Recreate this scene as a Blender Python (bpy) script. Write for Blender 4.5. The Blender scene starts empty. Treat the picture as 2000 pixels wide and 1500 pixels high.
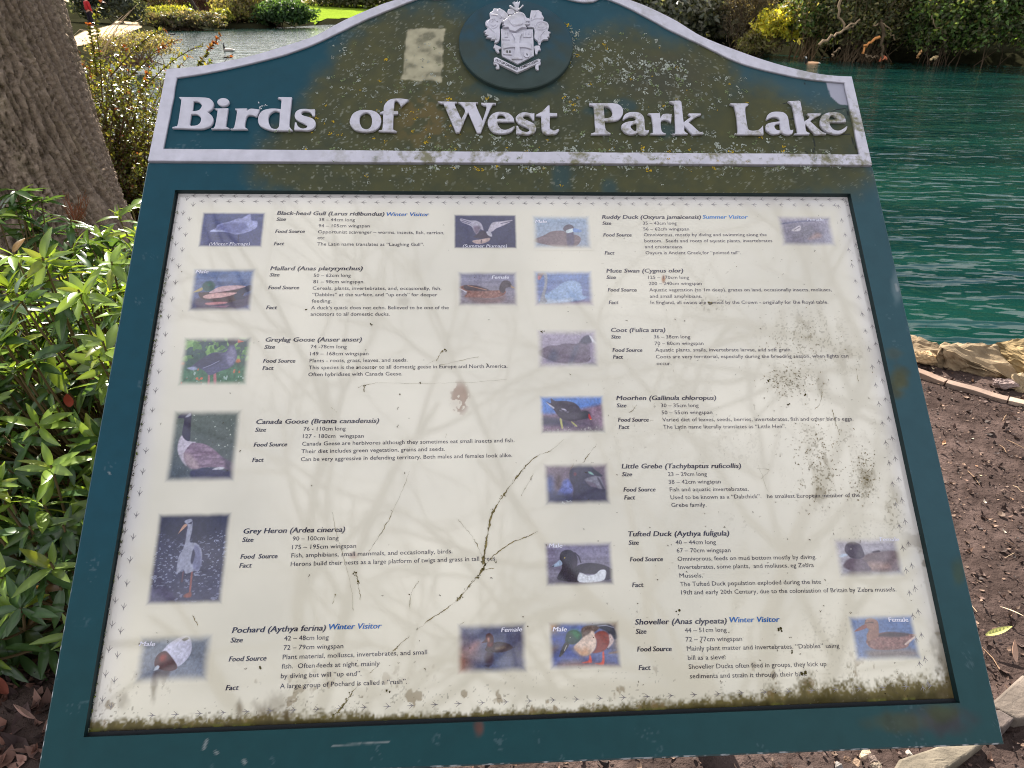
import bpy, bmesh, math, random
import numpy as np
from mathutils import Vector, Matrix, noise as mnoise
R = math.radians
scene = bpy.context.scene
COL = scene.collection
random.seed(7); RNG = np.random.default_rng(11)

# ---------------------------------------------------------------- camera, sky, sun, exposure
PITCH = 29.2; CAMH = 1.55; FPX = 1330.0; CX, CY = 1000.0, 750.0      # photo is 2000 x 1500
cam = bpy.data.cameras.new("camera"); cam.sensor_width = 36.0; cam.lens = 36.0 * FPX / 2000.0
cam.clip_start = 0.05; cam.clip_end = 2000
cam.dof.use_dof = True; cam.dof.focus_distance = 1.12; cam.dof.aperture_fstop = 16.0
cam_o = bpy.data.objects.new("camera", cam); COL.objects.link(cam_o)
cam_o.location = (0, 0, CAMH); cam_o.rotation_euler = (R(90 - PITCH), 0, 0)
scene.camera = cam_o
SUN_EL, SUN_AZ = 36.0, -14.0           # azimuth from +Y, negative = to the left
w = bpy.data.worlds.new("World"); scene.world = w; w.use_nodes = True
nt = w.node_tree; nt.nodes.clear()
def wn(t, **k):
    n = nt.nodes.new(t)
    for a, b in k.items(): setattr(n, a, b)
    return n
sky = wn('ShaderNodeTexSky', sky_type='NISHITA', sun_disc=False)
sky.sun_elevation = R(SUN_EL); sky.sun_rotation = R(SUN_AZ); sky.air_density = 1.0; sky.dust_density = 1.5
tc = wn('ShaderNodeTexCoord'); mp = wn('ShaderNodeMapping'); mp.inputs['Scale'].default_value = (1, 1, 1.6)
mp.inputs['Location'].default_value = (0.35, 0.2, 0.0)
cn = wn('ShaderNodeTexNoise'); cn.inputs['Scale'].default_value = 2.1; cn.inputs['Detail'].default_value = 6; cn.inputs['Roughness'].default_value = 0.55
cr = wn('ShaderNodeValToRGB'); cr.color_ramp.elements[0].position = 0.36; cr.color_ramp.elements[1].position = 0.58
cmx = wn('ShaderNodeMixRGB'); cmx.inputs[2].default_value = (8.2, 8.0, 7.9, 1)      # bright broken cloud, before the strength below
bg = wn('ShaderNodeBackground'); bg.inputs['Strength'].default_value = 0.065
wo = wn('ShaderNodeOutputWorld')
L = nt.links.new
L(tc.outputs['Generated'], mp.inputs['Vector']); L(mp.outputs[0], cn.inputs['Vector']); L(cn.outputs['Fac'], cr.inputs['Fac'])
L(cr.outputs['Color'], cmx.inputs[0]); L(sky.outputs[0], cmx.inputs[1]); L(cmx.outputs[0], bg.inputs['Color']); L(bg.outputs[0], wo.inputs['Surface'])
sun = bpy.data.lights.new("sun", 'SUN'); sun.energy = 4.6; sun.angle = R(0.53); sun.color = (1.0, 0.93, 0.82)
sun_o = bpy.data.objects.new("sun", sun); COL.objects.link(sun_o)
_sd = Vector((math.sin(R(SUN_AZ)) * math.cos(R(SUN_EL)), math.cos(R(SUN_AZ)) * math.cos(R(SUN_EL)), math.sin(R(SUN_EL))))
sun_o.rotation_euler = _sd.to_track_quat('Z', 'Y').to_euler(); sun_o.location = (-5, 10, 12)
vs = scene.view_settings; vs.view_transform = 'Standard'; vs.look = 'None'; vs.gamma = 1.0; vs.use_curve_mapping = False
vs.exposure = 1.60
scene.cycles.use_denoising = True; scene.cycles.denoising_prefilter = 'NONE'; scene.cycles.filter_width = 1.0
scene.cycles.max_bounces = 8; scene.cycles.transparent_max_bounces = 8
scene.cycles.sample_clamp_indirect = 4.0; scene.cycles.caustics_reflective = False; scene.cycles.caustics_refractive = False

# ---------------------------------------------------------------- geometry of the view and of the board
_p = R(PITCH)
CAM2W = np.array([[1, 0, 0], [0, -math.sin(_p), math.cos(_p)], [0, -math.cos(_p), -math.sin(_p)]])
def ray(px, py):
    d = CAM2W @ np.array([(px - CX) / FPX, (py - CY) / FPX, 1.0]); return d
def gpt(px, py, z=0.0):                 # point of the level z seen at a photo pixel
    d = ray(px, py); s = (z - CAMH) / d[2]; return np.array([d[0] * s, d[1] * s, z])
def rpt(px, py, ydist):                 # point at a given forward distance
    d = ray(px, py); s = ydist / d[1]; return np.array([d[0] * s, ydist, CAMH + d[2] * s])
_w = np.array([0.00419421, -0.05426509, -0.00857611]); _t = np.linalg.norm(_w); _k = _w / _t
_K = np.array([[0, -_k[2], _k[1]], [_k[2], 0, -_k[0]], [-_k[1], _k[0], 0]])
BR = (np.eye(3) + math.sin(_t) * _K + (1 - math.cos(_t)) * _K @ _K) @ np.array([[1, 0, 0], [0, -.945, -.33], [0, .33, -.945]])
_u, _s, _v = np.linalg.svd(BR); BR = _u @ _v
BO = np.array([0.0116844, -0.36450505, 1.12598913])
BW = CAM2W @ BR; BORG = CAM2W @ BO + np.array([0, 0, CAMH])
BOARD_M = Matrix([[*BW[0], BORG[0]], [*BW[1], BORG[1]], [*BW[2], BORG[2]], [0, 0, 0, 1]])
def bp(px, py, h=0.0):                  # photo pixel -> board coordinates (metres: right, up) on the layer h above its face
    d = np.array([(px - CX) / FPX, (py - CY) / FPX, 1.0]); n = BR[:, 2]; o = BO + n * h
    s = (o @ n) / (d @ n); q = BR.T @ (d * s - BO); return q[:2]
def bpx(x, y, h=0.0):                   # board coordinates -> photo pixel (arrays)
    x = np.asarray(x, float); y = np.asarray(y, float)
    q = BO[:, None] + BR[:, 0:1] * x.ravel() + BR[:, 1:2] * y.ravel() + BR[:, 2:3] * h
    return (FPX * q[0] / q[2] + CX).reshape(x.shape), (FPX * q[1] / q[2] + CY).reshape(x.shape)
def lin(c):
    c = np.asarray(c, float) / 255.0
    return np.where(c <= 0.04045, c / 12.92, ((c + 0.055) / 1.055) ** 2.4)

# ---------------------------------------------------------------- noise
def _hash(ix, iy, seed):
    h = (ix.astype(np.int64) * 374761393 + iy.astype(np.int64) * 668265263 + seed * 974711) & 0xffffffff
    h = ((h ^ (h >> 13)) * 1274126177) & 0xffffffff
    return ((h ^ (h >> 16)) & 0xffffff) / float(0xffffff)
def vn(x, y, seed=0):
    x0 = np.floor(x); y0 = np.floor(y); fx = x - x0; fy = y - y0
    fx = fx * fx * (3 - 2 * fx); fy = fy * fy * (3 - 2 * fy)
    a = _hash(x0, y0, seed); b = _hash(x0 + 1, y0, seed); c = _hash(x0, y0 + 1, seed); d = _hash(x0 + 1, y0 + 1, seed)
    return (a * (1 - fx) + b * fx) * (1 - fy) + (c * (1 - fx) + d * fx) * fy
def fbm(x, y, oc=4, seed=0):
    s = 0; a = 0.5; t = 0
    for i in range(oc):
        s = s + a * vn(x * 2 ** i, y * 2 ** i, seed + i * 17); t += a; a *= 0.5
    return s / t
def sstep(a, b, x):
    t = np.clip((x - a) / (b - a), 0, 1); return t * t * (3 - 2 * t)
def inpoly(X, Y, pts):
    ins = np.zeros(X.shape, bool); n = len(pts)
    for i in range(n):
        x1, y1 = pts[i]; x2, y2 = pts[(i + 1) % n]
        if y1 == y2: continue
        c = ((y1 > Y) != (y2 > Y)) & (X < (x2 - x1) * (Y - y1) / (y2 - y1) + x1); ins ^= c
    return ins
def pdist(X, Y, pts, closed=True):
    d = np.full(X.shape, 1e9); n = len(pts)
    for i in range(n if closed else n - 1):
        x1, y1 = pts[i]; x2, y2 = pts[(i + 1) % n]; vx, vy = x2 - x1, y2 - y1; l = vx * vx + vy * vy + 1e-12
        t = np.clip(((X - x1) * vx + (Y - y1) * vy) / l, 0, 1)
        d = np.minimum(d, np.hypot(X - x1 - t * vx, Y - y1 - t * vy))
    return d
def sdist(X, Y, pts):                   # positive inside
    d = pdist(X, Y, pts); return np.where(inpoly(X, Y, pts), d, -d)
def spl(pts, n=6, closed=True):         # Catmull-Rom through points; a third element marks a corner
    P = [np.array(p[:2], float) for p in pts]; C = [len(p) > 2 for p in pts]; out = []; N = len(P)
    for i in range(N if closed else N - 1):
        p1, p2 = P[i], P[(i + 1) % N]
        p0 = p1 if (C[i] or (not closed and i == 0)) else P[(i - 1) % N]
        p3 = p2 if (C[(i + 1) % N] or (not closed and i == N - 2)) else P[(i + 2) % N]
        m = 1 if (C[i] and C[(i + 1) % N]) else n
        for k in range(m):
            t = k / m
            out.append(0.5 * (2 * p1 + (p2 - p0) * t + (2 * p0 - 5 * p1 + 4 * p2 - p3) * t * t + (3 * p1 - p0 - 3 * p2 + p3) * t ** 3))
    if not closed: out.append(P[-1])
    return np.array(out)

# ---------------------------------------------------------------- object helpers
def tag(o, label=None, cat=None, group=None, kind=None):
    if label: o['label'] = label
    if cat: o['category'] = cat
    if group: o['group'] = group
    if kind: o['kind'] = kind
    return o
def empty(name, loc=(0, 0, 0), rz=0.0):
    o = bpy.data.objects.new(name, None); o.location = loc; o.rotation_euler = (0, 0, rz); o.empty_display_size = .1
    COL.objects.link(o); return o
def link(name, me, mat, parent=None, loc=None):
    o = bpy.data.objects.new(name, me); COL.objects.link(o)
    if mat is not None: me.materials.append(mat)
    if parent is not None: o.parent = parent
    if loc is not None: o.location = loc
    return o
def npmesh(name, V, F, col=None, smooth=False):
    """V (n,3); F list of arrays (m,k) of one or several face sizes; col (n,3) linear"""
    if isinstance(F, np.ndarray): F = [F]
    F = [np.asarray(f, np.int32) for f in F if len(f)]
    me = bpy.data.meshes.new(name); V = np.asarray(V, np.float32)
    me.vertices.add(len(V)); me.vertices.foreach_set('co', V.ravel())
    nl = sum(f.size for f in F); npl = sum(len(f) for f in F)
    me.loops.add(nl); me.loops.foreach_set('vertex_index', np.concatenate([f.ravel() for f in F]).astype(np.int32))
    me.polygons.add(npl)
    tot = np.concatenate([np.full(len(f), f.shape[1], np.int32) for f in F]); st = np.concatenate([[0], np.cumsum(tot)[:-1]]).astype(np.int32)
    me.polygons.foreach_set('loop_start', st); me.polygons.foreach_set('loop_total', tot)
    me.polygons.foreach_set('use_smooth', np.full(npl, smooth, bool))
    if col is not None:
        a = me.attributes.new('Col', 'FLOAT_COLOR', 'POINT'); c = np.ones((len(V), 4), np.float32); c[:, :3] = np.clip(col, 0, 1)
        a.data.foreach_set('color', c.ravel())
    me.update(calc_edges=True); me.validate(); return me
def gridfaces(nx, ny, flip=False):      # vertices laid out [iy*nx+ix]
    i = np.arange(nx - 1); j = np.arange(ny - 1); I, J = np.meshgrid(i, j); a = (J * nx + I).ravel()
    f = np.c_[a, a + 1, a + 1 + nx, a + nx]; return f[:, ::-1] if flip else f
def instance(TV, TF, pos, rot, scl, col=None, tcol=None):
    """template verts TV, faces TF repeated with positions, rotation matrices, scales (n,) or (n,3)"""
    n = len(pos); scl = np.asarray(scl, float)
    if scl.ndim == 1: scl = scl[:, None].repeat(3, 1)
    V = np.einsum('nij,nkj->nki', rot, TV[None] * scl[:, None, :]) + pos[:, None, :]
    F = (TF[None] + (np.arange(n) * len(TV))[:, None, None]).reshape(-1, TF.shape[1])
    c = None
    if col is not None: c = np.repeat(col, len(TV), 0)
    return V.reshape(-1, 3), F, c
def rotmats(fwd, up):
    """columns: x=side, y=fwd, z=up'"""
    f = fwd / np.linalg.norm(fwd, axis=1, keepdims=True); s = np.cross(f, up); s /= np.linalg.norm(s, axis=1, keepdims=True) + 1e-9
    u = np.cross(s, f); return np.stack([s, f, u], 2)
def randunit(n, rng=RNG):
    v = rng.normal(size=(n, 3)); return v / np.linalg.norm(v, axis=1, keepdims=True)
def tubes(lines, sides=5):
    """lines: list of (pts (k,3), radii (k,)) -> one set of verts and faces"""
    Vs, Fs, off = [], [], 0; ang = np.linspace(0, 2 * np.pi, sides, endpoint=False)
    for P, r in lines:
        P = np.asarray(P, float); r = np.asarray(r, float); k = len(P)
        T = np.gradient(P, axis=0); T /= np.linalg.norm(T, axis=1, keepdims=True) + 1e-12
        ref = np.array([0.3, 0.2, 0.93]) if abs(T[0, 2]) < .9 else np.array([1., 0.1, 0])
        A = np.cross(T, ref); A /= np.linalg.norm(A, axis=1, keepdims=True) + 1e-9; B = np.cross(T, A)
        V = P[:, None] + r[:, None, None] * (A[:, None] * np.cos(ang)[None, :, None] + B[:, None] * np.sin(ang)[None, :, None])
        Vs.append(V.reshape(-1, 3))
        j = np.arange(k - 1)[:, None] * sides; i = np.arange(sides)[None]; i2 = (i + 1) % sides
        Fs.append((np.stack([j + i, j + i2, j + sides + i2, j + sides + i], -1).reshape(-1, 4)) + off); off += k * sides
    return np.concatenate(Vs), np.concatenate(Fs)
def merge(parts):
    V, F, C, off = [], {}, [], 0
    for v, f, c in parts:
        fl = f if isinstance(f, list) else [f]
        for g in fl:
            if len(g): F.setdefault(g.shape[1], []).append(g + off)
        V.append(v); C.append(c if c is not None else np.ones((len(v), 3))); off += len(v)
    return np.concatenate(V), [np.concatenate(x) for x in F.values()], np.concatenate(C)

# ---------------------------------------------------------------- materials
def mat(name, rough=0.5, spec=0.5, base=None, vcol=False, bump=None, var=None, coat=0.0, transl=0.0, metal=0.0, grime=False):
    m = bpy.data.materials.new(name); m.use_nodes = True; t = m.node_tree; b = t.nodes['Principled BSDF']; o = t.nodes['Material Output']
    b.inputs['Roughness'].default_value = rough; b.inputs['Specular IOR Level'].default_value = spec; b.inputs['Metallic'].default_value = metal
    b.inputs['Coat Weight'].default_value = coat; b.inputs['Coat Roughness'].default_value = 0.04; b.inputs['Coat IOR'].default_value = 1.55
    src = None
    tcn = t.nodes.new('ShaderNodeTexCoord')
    if vcol:
        a = t.nodes.new('ShaderNodeAttribute'); a.attribute_name = 'Col'; src = a.outputs['Color']
    else:
        rgb = t.nodes.new('ShaderNodeRGB'); rgb.outputs[0].default_value = (*base, 1); src = rgb.outputs[0]
    if var:                              # (scale, amount): soft brightness mottling that belongs to the surface
        n = t.nodes.new('ShaderNodeTexNoise'); n.inputs['Scale'].default_value = var[0]; n.inputs['Detail'].default_value = 6
        t.links.new(tcn.outputs['Object'], n.inputs['Vector'])
        mr = t.nodes.new('ShaderNodeMapRange'); mr.inputs['From Min'].default_value = .25; mr.inputs['From Max'].default_value = .75
        mr.inputs['To Min'].default_value = 1 - var[1]; mr.inputs['To Max'].default_value = 1 + var[1]; t.links.new(n.outputs['Fac'], mr.inputs['Value'])
        mx = t.nodes.new('ShaderNodeVectorMath'); mx.operation = 'SCALE'; t.links.new(src, mx.inputs[0]); t.links.new(mr.outputs[0], mx.inputs['Scale']); src = mx.outputs[0]
    if grime:                            # algae and dirt film on the silver paint, heavier towards the middle and right of the header
        n = t.nodes.new('ShaderNodeTexNoise'); n.inputs['Scale'].default_value = 95; n.inputs['Detail'].default_value = 9; n.inputs['Roughness'].default_value = .62; t.links.new(tcn.outputs['Object'], n.inputs['Vector'])
        n3 = t.nodes.new('ShaderNodeTexNoise'); n3.inputs['Scale'].default_value = 16; n3.inputs['Detail'].default_value = 3; t.links.new(tcn.outputs['Object'], n3.inputs['Vector'])
        sx = t.nodes.new('ShaderNodeSeparateXYZ'); t.links.new(tcn.outputs['Object'], sx.inputs[0])
        gx_ = t.nodes.new('ShaderNodeMapRange'); gx_.inputs['From Min'].default_value = -.36; gx_.inputs['From Max'].default_value = -.15; t.links.new(sx.outputs['X'], gx_.inputs['Value'])
        gy_ = t.nodes.new('ShaderNodeMapRange'); gy_.inputs['From Min'].default_value = .22; gy_.inputs['From Max'].default_value = .10; gy_.inputs['To Min'].default_value = .25; t.links.new(sx.outputs['Y'], gy_.inputs['Value'])
        ad = t.nodes.new('ShaderNodeMath'); ad.operation = 'ADD'; t.links.new(n.outputs['Fac'], ad.inputs[0]); t.links.new(n3.outputs['Fac'], ad.inputs[1])
        th_ = t.nodes.new('ShaderNodeMapRange'); th_.inputs['From Min'].default_value = .98; th_.inputs['From Max'].default_value = 1.22; t.links.new(ad.outputs[0], th_.inputs['Value'])
        m1 = t.nodes.new('ShaderNodeMath'); m1.operation = 'MULTIPLY'; t.links.new(th_.outputs[0], m1.inputs[0]); t.links.new(gx_.outputs[0], m1.inputs[1])
        m2 = t.nodes.new('ShaderNodeMath'); m2.operation = 'MULTIPLY'; t.links.new(m1.outputs[0], m2.inputs[0]); t.links.new(gy_.outputs[0], m2.inputs[1])
        mxg = t.nodes.new('ShaderNodeMixRGB'); mxg.inputs[2].default_value = (.22, .21, .13, 1); t.links.new(m2.outputs[0], mxg.inputs[0]); t.links.new(src, mxg.inputs[1]); src = mxg.outputs[0]
    t.links.new(src, b.inputs['Base Color'])
    if bump:                             # (scale, strength, distance)
        n = t.nodes.new('ShaderNodeTexNoise'); n.inputs['Scale'].default_value = bump[0]; n.inputs['Detail'].default_value = 8; n.inputs['Roughness'].default_value = .6
        t.links.new(tcn.outputs['Object'], n.inputs['Vector'])
        bn = t.nodes.new('ShaderNodeBump'); bn.inputs['Strength'].default_value = bump[1]; bn.inputs['Distance'].default_value = bump[2]
        t.links.new(n.outputs['Fac'], bn.inputs['Height']); t.links.new(bn.outputs[0], b.inputs['Normal'])
    if transl:
        tr = t.nodes.new('ShaderNodeBsdfTranslucent'); hs = t.nodes.new('ShaderNodeVectorMath'); hs.operation = 'MULTIPLY'
        hs.inputs[1].default_value = (1.9, 1.75, 0.7); t.links.new(src, hs.inputs[0]); t.links.new(hs.outputs[0], tr.inputs['Color'])
        ms = t.nodes.new('ShaderNodeMixShader'); ms.inputs[0].default_value = transl
        t.links.new(b.outputs[0], ms.inputs[1]); t.links.new(tr.outputs[0], ms.inputs[2]); t.links.new(ms.outputs[0], o.inputs['Surface'])
    return m
M = {}
M['soil'] = mat('soil', 1.0, 0.0, vcol=True, bump=(45, .9, .016), var=(9, .45))
M['litter'] = mat('litter', .7, .3, vcol=True)
M['rock'] = mat('rock', .9, .2, vcol=True, bump=(35, .6, .012), var=(18, .3))
M['plank'] = mat('plank', .8, .2, vcol=True, bump=(90, .4, .003), var=(25, .25))
M['bark'] = mat('bark', .95, .15, vcol=True, bump=(95, .9, .012), var=(40, .25))
M['wood'] = mat('wood', .9, .15, vcol=True)
M['leaf'] = mat('leaf', .22, .55, vcol=True, transl=.38)
M['farleaf'] = mat('farleaf', .5, .3, vcol=True, transl=.45)
M['paint'] = mat('paint', .5, .22, vcol=True, bump=(220, .08, .001))
M['silver'] = mat('silver', .55, .3, vcol=True, bump=(160, .12, .001), var=(70, .10), grime=True)
M['print'] = mat('print', .05, 1.0, vcol=True, coat=0.7)
def matte_where_grimy(m, sp, co):        # dirt on the poster is dull: it takes away the gloss where it lies
    t = m.node_tree; b = t.nodes['Principled BSDF']; a = t.nodes.new('ShaderNodeAttribute'); a.attribute_name = 'Grime'
    for inp, v in (('Specular IOR Level', sp), ('Coat Weight', co)):
        n = t.nodes.new('ShaderNodeMapRange'); n.inputs['From Min'].default_value = 0; n.inputs['From Max'].default_value = 1; n.inputs['To Min'].default_value = v; n.inputs['To Max'].default_value = 0; t.links.new(a.outputs['Fac'], n.inputs['Value']); t.links.new(n.outputs[0], b.inputs[inp])
matte_where_grimy(M['print'], 1.0, .7)
M['crumb'] = mat('crumb', .95, .1, vcol=True)
M['feather'] = mat('feather', .7, .2, vcol=True)
M['cloth'] = mat('cloth', .85, .1, vcol=True)
# ================================================================= GROUND, WATER, PATHS
WL = -0.25
LAKE = [(2.0, 3.30), (0.6, 4.4), (-1.4, 6.1), (-4.8, 8.2), (-8.6, 14.5), (-14.0, 25.5), (-18.2, 38.5), (-23.0, 50), (-28.6, 61), (-24.5, 63), (-20.5, 63.5), (-18.2, 75), (-8, 82), (3, 62), (7.5, 40), (9.6, 31.8), (13.0, 28.2), (16.7, 24.7), (20, 21), (30, 12), (45, 6), (45, -12), (14, -6), (7, .2), (4.2, 1.85), (2.9, 2.75)]
def sd_lake(X, Y): return sdist(X, Y, LAKE)
def ground_z(X, Y):
    d = sd_lake(X, Y); r = np.hypot(X, Y)
    z = -0.75 * sstep(-.05, .9, d) + .02 * (fbm(X * 1.7, Y * 1.7, 3, 5) - .5)
    z = z + np.where(r < 8, (.028 * (fbm(X * 6, Y * 6, 4, 8) - .5) + .014 * (fbm(X * 24, Y * 24, 3, 9) - .5)) * sstep(.1, -.1, d), 0)
    far = sstep(12, 30, r); z = z + far * np.clip((-d - .3), 0, 25) * .06 + .12 * far * sstep(.2, -.6, d)
    return z
az = np.concatenate([np.arange(-180, -55, 5), np.arange(-55, 60, .4), np.arange(60, 180, 5)]) * math.pi / 180; nr_ = 290
rr = .25 * (340 / .25) ** (np.arange(nr_) / (nr_ - 1)); A, Q = np.meshgrid(az, rr); X, Y = Q * np.sin(A), Q * np.cos(A); Z = ground_z(X, Y)
na = len(az); F = gridfaces(na, nr_); wrap = np.arange(nr_ - 1); F = np.r_[F, np.c_[wrap * na + na - 1, wrap * na, (wrap + 1) * na, (wrap + 1) * na + na - 1]]
n1 = fbm(X * 3, Y * 3, 4, 15)[..., None]; n2 = fbm(X * 40, Y * 40, 3, 16)[..., None]
c = lin((84, 71, 67)) * (.52 + .7 * n1) * (.6 + .8 * n2); far = sstep(8, 16, Q)[..., None]; c = c * (1 - far) + lin((40, 40, 28)) * far * (.6 + .8 * n1)
ground = link('ground', npmesh('ground', np.c_[X.ravel(), Y.ravel(), Z.ravel()], F, c.reshape(-1, 3), True), M['soil']); tag(ground, 'brown bare soil strewn with bits of leaf and twig round the board and along the lake', 'ground', kind='structure')
# water
def water_mat():
    m = bpy.data.materials.new('water'); m.use_nodes = True; t = m.node_tree; b = t.nodes['Principled BSDF']
    b.inputs['Roughness'].default_value = .07; b.inputs['IOR'].default_value = 1.33; b.inputs['Specular IOR Level'].default_value = .5
    tcn = t.nodes.new('ShaderNodeTexCoord')
    def nz(scale, sx, sy, det, rot):
        mp = t.nodes.new('ShaderNodeMapping'); mp.inputs['Scale'].default_value = (sx, sy, 1); mp.inputs['Rotation'].default_value = (0, 0, R(rot)); n = t.nodes.new('ShaderNodeTexNoise')
        n.inputs['Scale'].default_value = scale; n.inputs['Detail'].default_value = det; n.inputs['Roughness'].default_value = .5; t.links.new(tcn.outputs['Object'], mp.inputs[0]); t.links.new(mp.outputs[0], n.inputs['Vector']); return n.outputs['Fac']
    cl = t.nodes.new('ShaderNodeMixRGB'); cl.inputs[1].default_value = (.0022, .021, .020, 1); cl.inputs[2].default_value = (.0044, .035, .028, 1)
    rp = t.nodes.new('ShaderNodeMapRange'); rp.inputs['From Min'].default_value = .42; rp.inputs['From Max'].default_value = .60; t.links.new(nz(.55, .3, 1.6, 4, 8), rp.inputs['Value']); t.links.new(rp.outputs[0], cl.inputs[0]); t.links.new(cl.outputs[0], b.inputs['Base Color'])
    prev = None
    for fac, st, ds in ((nz(3.6, .5, 1.35, 2, 10), .6, .09), (nz(15, .5, 1.2, 2, -14), .4, .006), (nz(1.1, .5, 1.2, 2, 5), .5, .12), (nz(.45, .4, 1.1, 3, 3), .5, .14)):
        bn = t.nodes.new('ShaderNodeBump'); bn.inputs['Strength'].default_value = st; bn.inputs['Distance'].default_value = ds; t.links.new(fac, bn.inputs['Height'])
        if prev is not None: t.links.new(prev, bn.inputs['Normal'])
        prev = bn.outputs[0]
    t.links.new(prev, b.inputs['Normal']); return m
M['water'] = water_mat()
wx = [-70, 70]; wy = [-20, 110]
water = link('lake_water', npmesh('lake_water', np.array([(-70, -20, WL), (70, -20, WL), (70, 110, WL), (-70, 110, WL)], float), np.array([[0, 1, 2, 3]])), M['water']); tag(water, 'rippled teal green lake water', 'water', kind='structure')
def sheet(name, pts, colr, label, cat, lift=.02, mt='soil', n=60):
    p = np.array(pts); X, Y = np.meshgrid(np.linspace(p[:, 0].min(), p[:, 0].max(), n), np.linspace(p[:, 1].min(), p[:, 1].max(), n)); ins = inpoly(X, Y, pts)
    f = gridfaces(n, n); f = f[ins.ravel()[f].all(1)]; Z = ground_z(X, Y) + lift; used = np.unique(f); rm = np.zeros(n * n, int); rm[used] = np.arange(len(used))
    V = np.c_[X.ravel(), Y.ravel(), Z.ravel()][used]; n1 = fbm(V[:, 0] * 1.5, V[:, 1] * 1.5, 4, 3)[:, None]
    o = link(name, npmesh(name, V, rm[f], lin(colr) * (.7 + .6 * n1), True), M[mt]); return tag(o, label, cat, kind='structure')
sheet('lawn', [(-19.5, 66), (-17.6, 76.2), (-8, 83.5), (0, 75), (10, 75), (10, 140), (-60, 140), (-40, 80), (-21, 70)], (124, 146, 48), 'bright sunlit lawn on the far bank of the lake', 'lawn', .03)
sheet('path', [(-14.8, 25.0), (-19.4, 38.5), (-24.2, 50.5), (-30, 62), (-32, 62), (-26.2, 50), (-21.4, 38), (-15.6, 25.4)], (196, 176, 148), 'pale path following the left bank of the lake', 'path', .03, n=140)
# ================================================================= INFORMATION BOARD
board = empty('information_board'); board.matrix_world = BOARD_M
tag(board, 'tilted teal information board with silver lettering and a stained poster of water birds', 'information board')
TEAL = lin((14, 69, 84)); TEALG = lin((66, 92, 98)); OLIVE = lin((66, 68, 44)); OLIVE2 = lin((82, 78, 38)); SILV = lin((204, 202, 214))
def bq(pts, h=0.0): return np.array([[*bp(p[0], p[1], h), *([1] if len(p) > 2 else [])][:2] for p in pts])
def bspl(pts, h=0.0, n=6, closed=True): return spl([(*bp(p[0], p[1], h), *p[2:]) for p in pts], n, closed)
def outline_mesh(name, loops, z0, z1, bevel=0.0008, close=1.0):
    """flat shape from closed outlines (holes allowed) raised from z0 to z1"""
    cu = bpy.data.curves.new(name, 'CURVE'); cu.dimensions = '2D'; cu.fill_mode = 'BOTH'
    cu.extrude = max((z1 - z0) / 2 - bevel, 1e-5); cu.bevel_depth = bevel; cu.bevel_resolution = 1; cu.offset = -bevel
    for lp in loops:
        s = cu.splines.new('POLY'); s.points.add(len(lp) - 1)
        s.points.foreach_set('co', np.c_[lp, np.zeros(len(lp)), np.ones(len(lp))].astype(np.float32).ravel()); s.use_cyclic_u = True
    o = bpy.data.objects.new(name, cu); COL.objects.link(o); dg = bpy.context.evaluated_depsgraph_get()
    me = bpy.data.meshes.new_from_object(o.evaluated_get(dg)); bpy.data.objects.remove(o); bpy.data.curves.remove(cu)
    n = len(me.vertices); co = np.zeros(n * 3, np.float32); me.vertices.foreach_get('co', co); co = co.reshape(-1, 3); co[:, 2] += (z0 + z1) / 2
    me.vertices.foreach_set('co', co.ravel()); me.name = name; me.materials.clear()
    return me, co
def setcol(me, col):
    a = me.attributes.new('Col', 'FLOAT_COLOR', 'POINT'); c = np.ones((len(me.vertices), 4), np.float32); c[:, :3] = np.clip(col, 0, 1); a.data.foreach_set('color', c.ravel())

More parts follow.
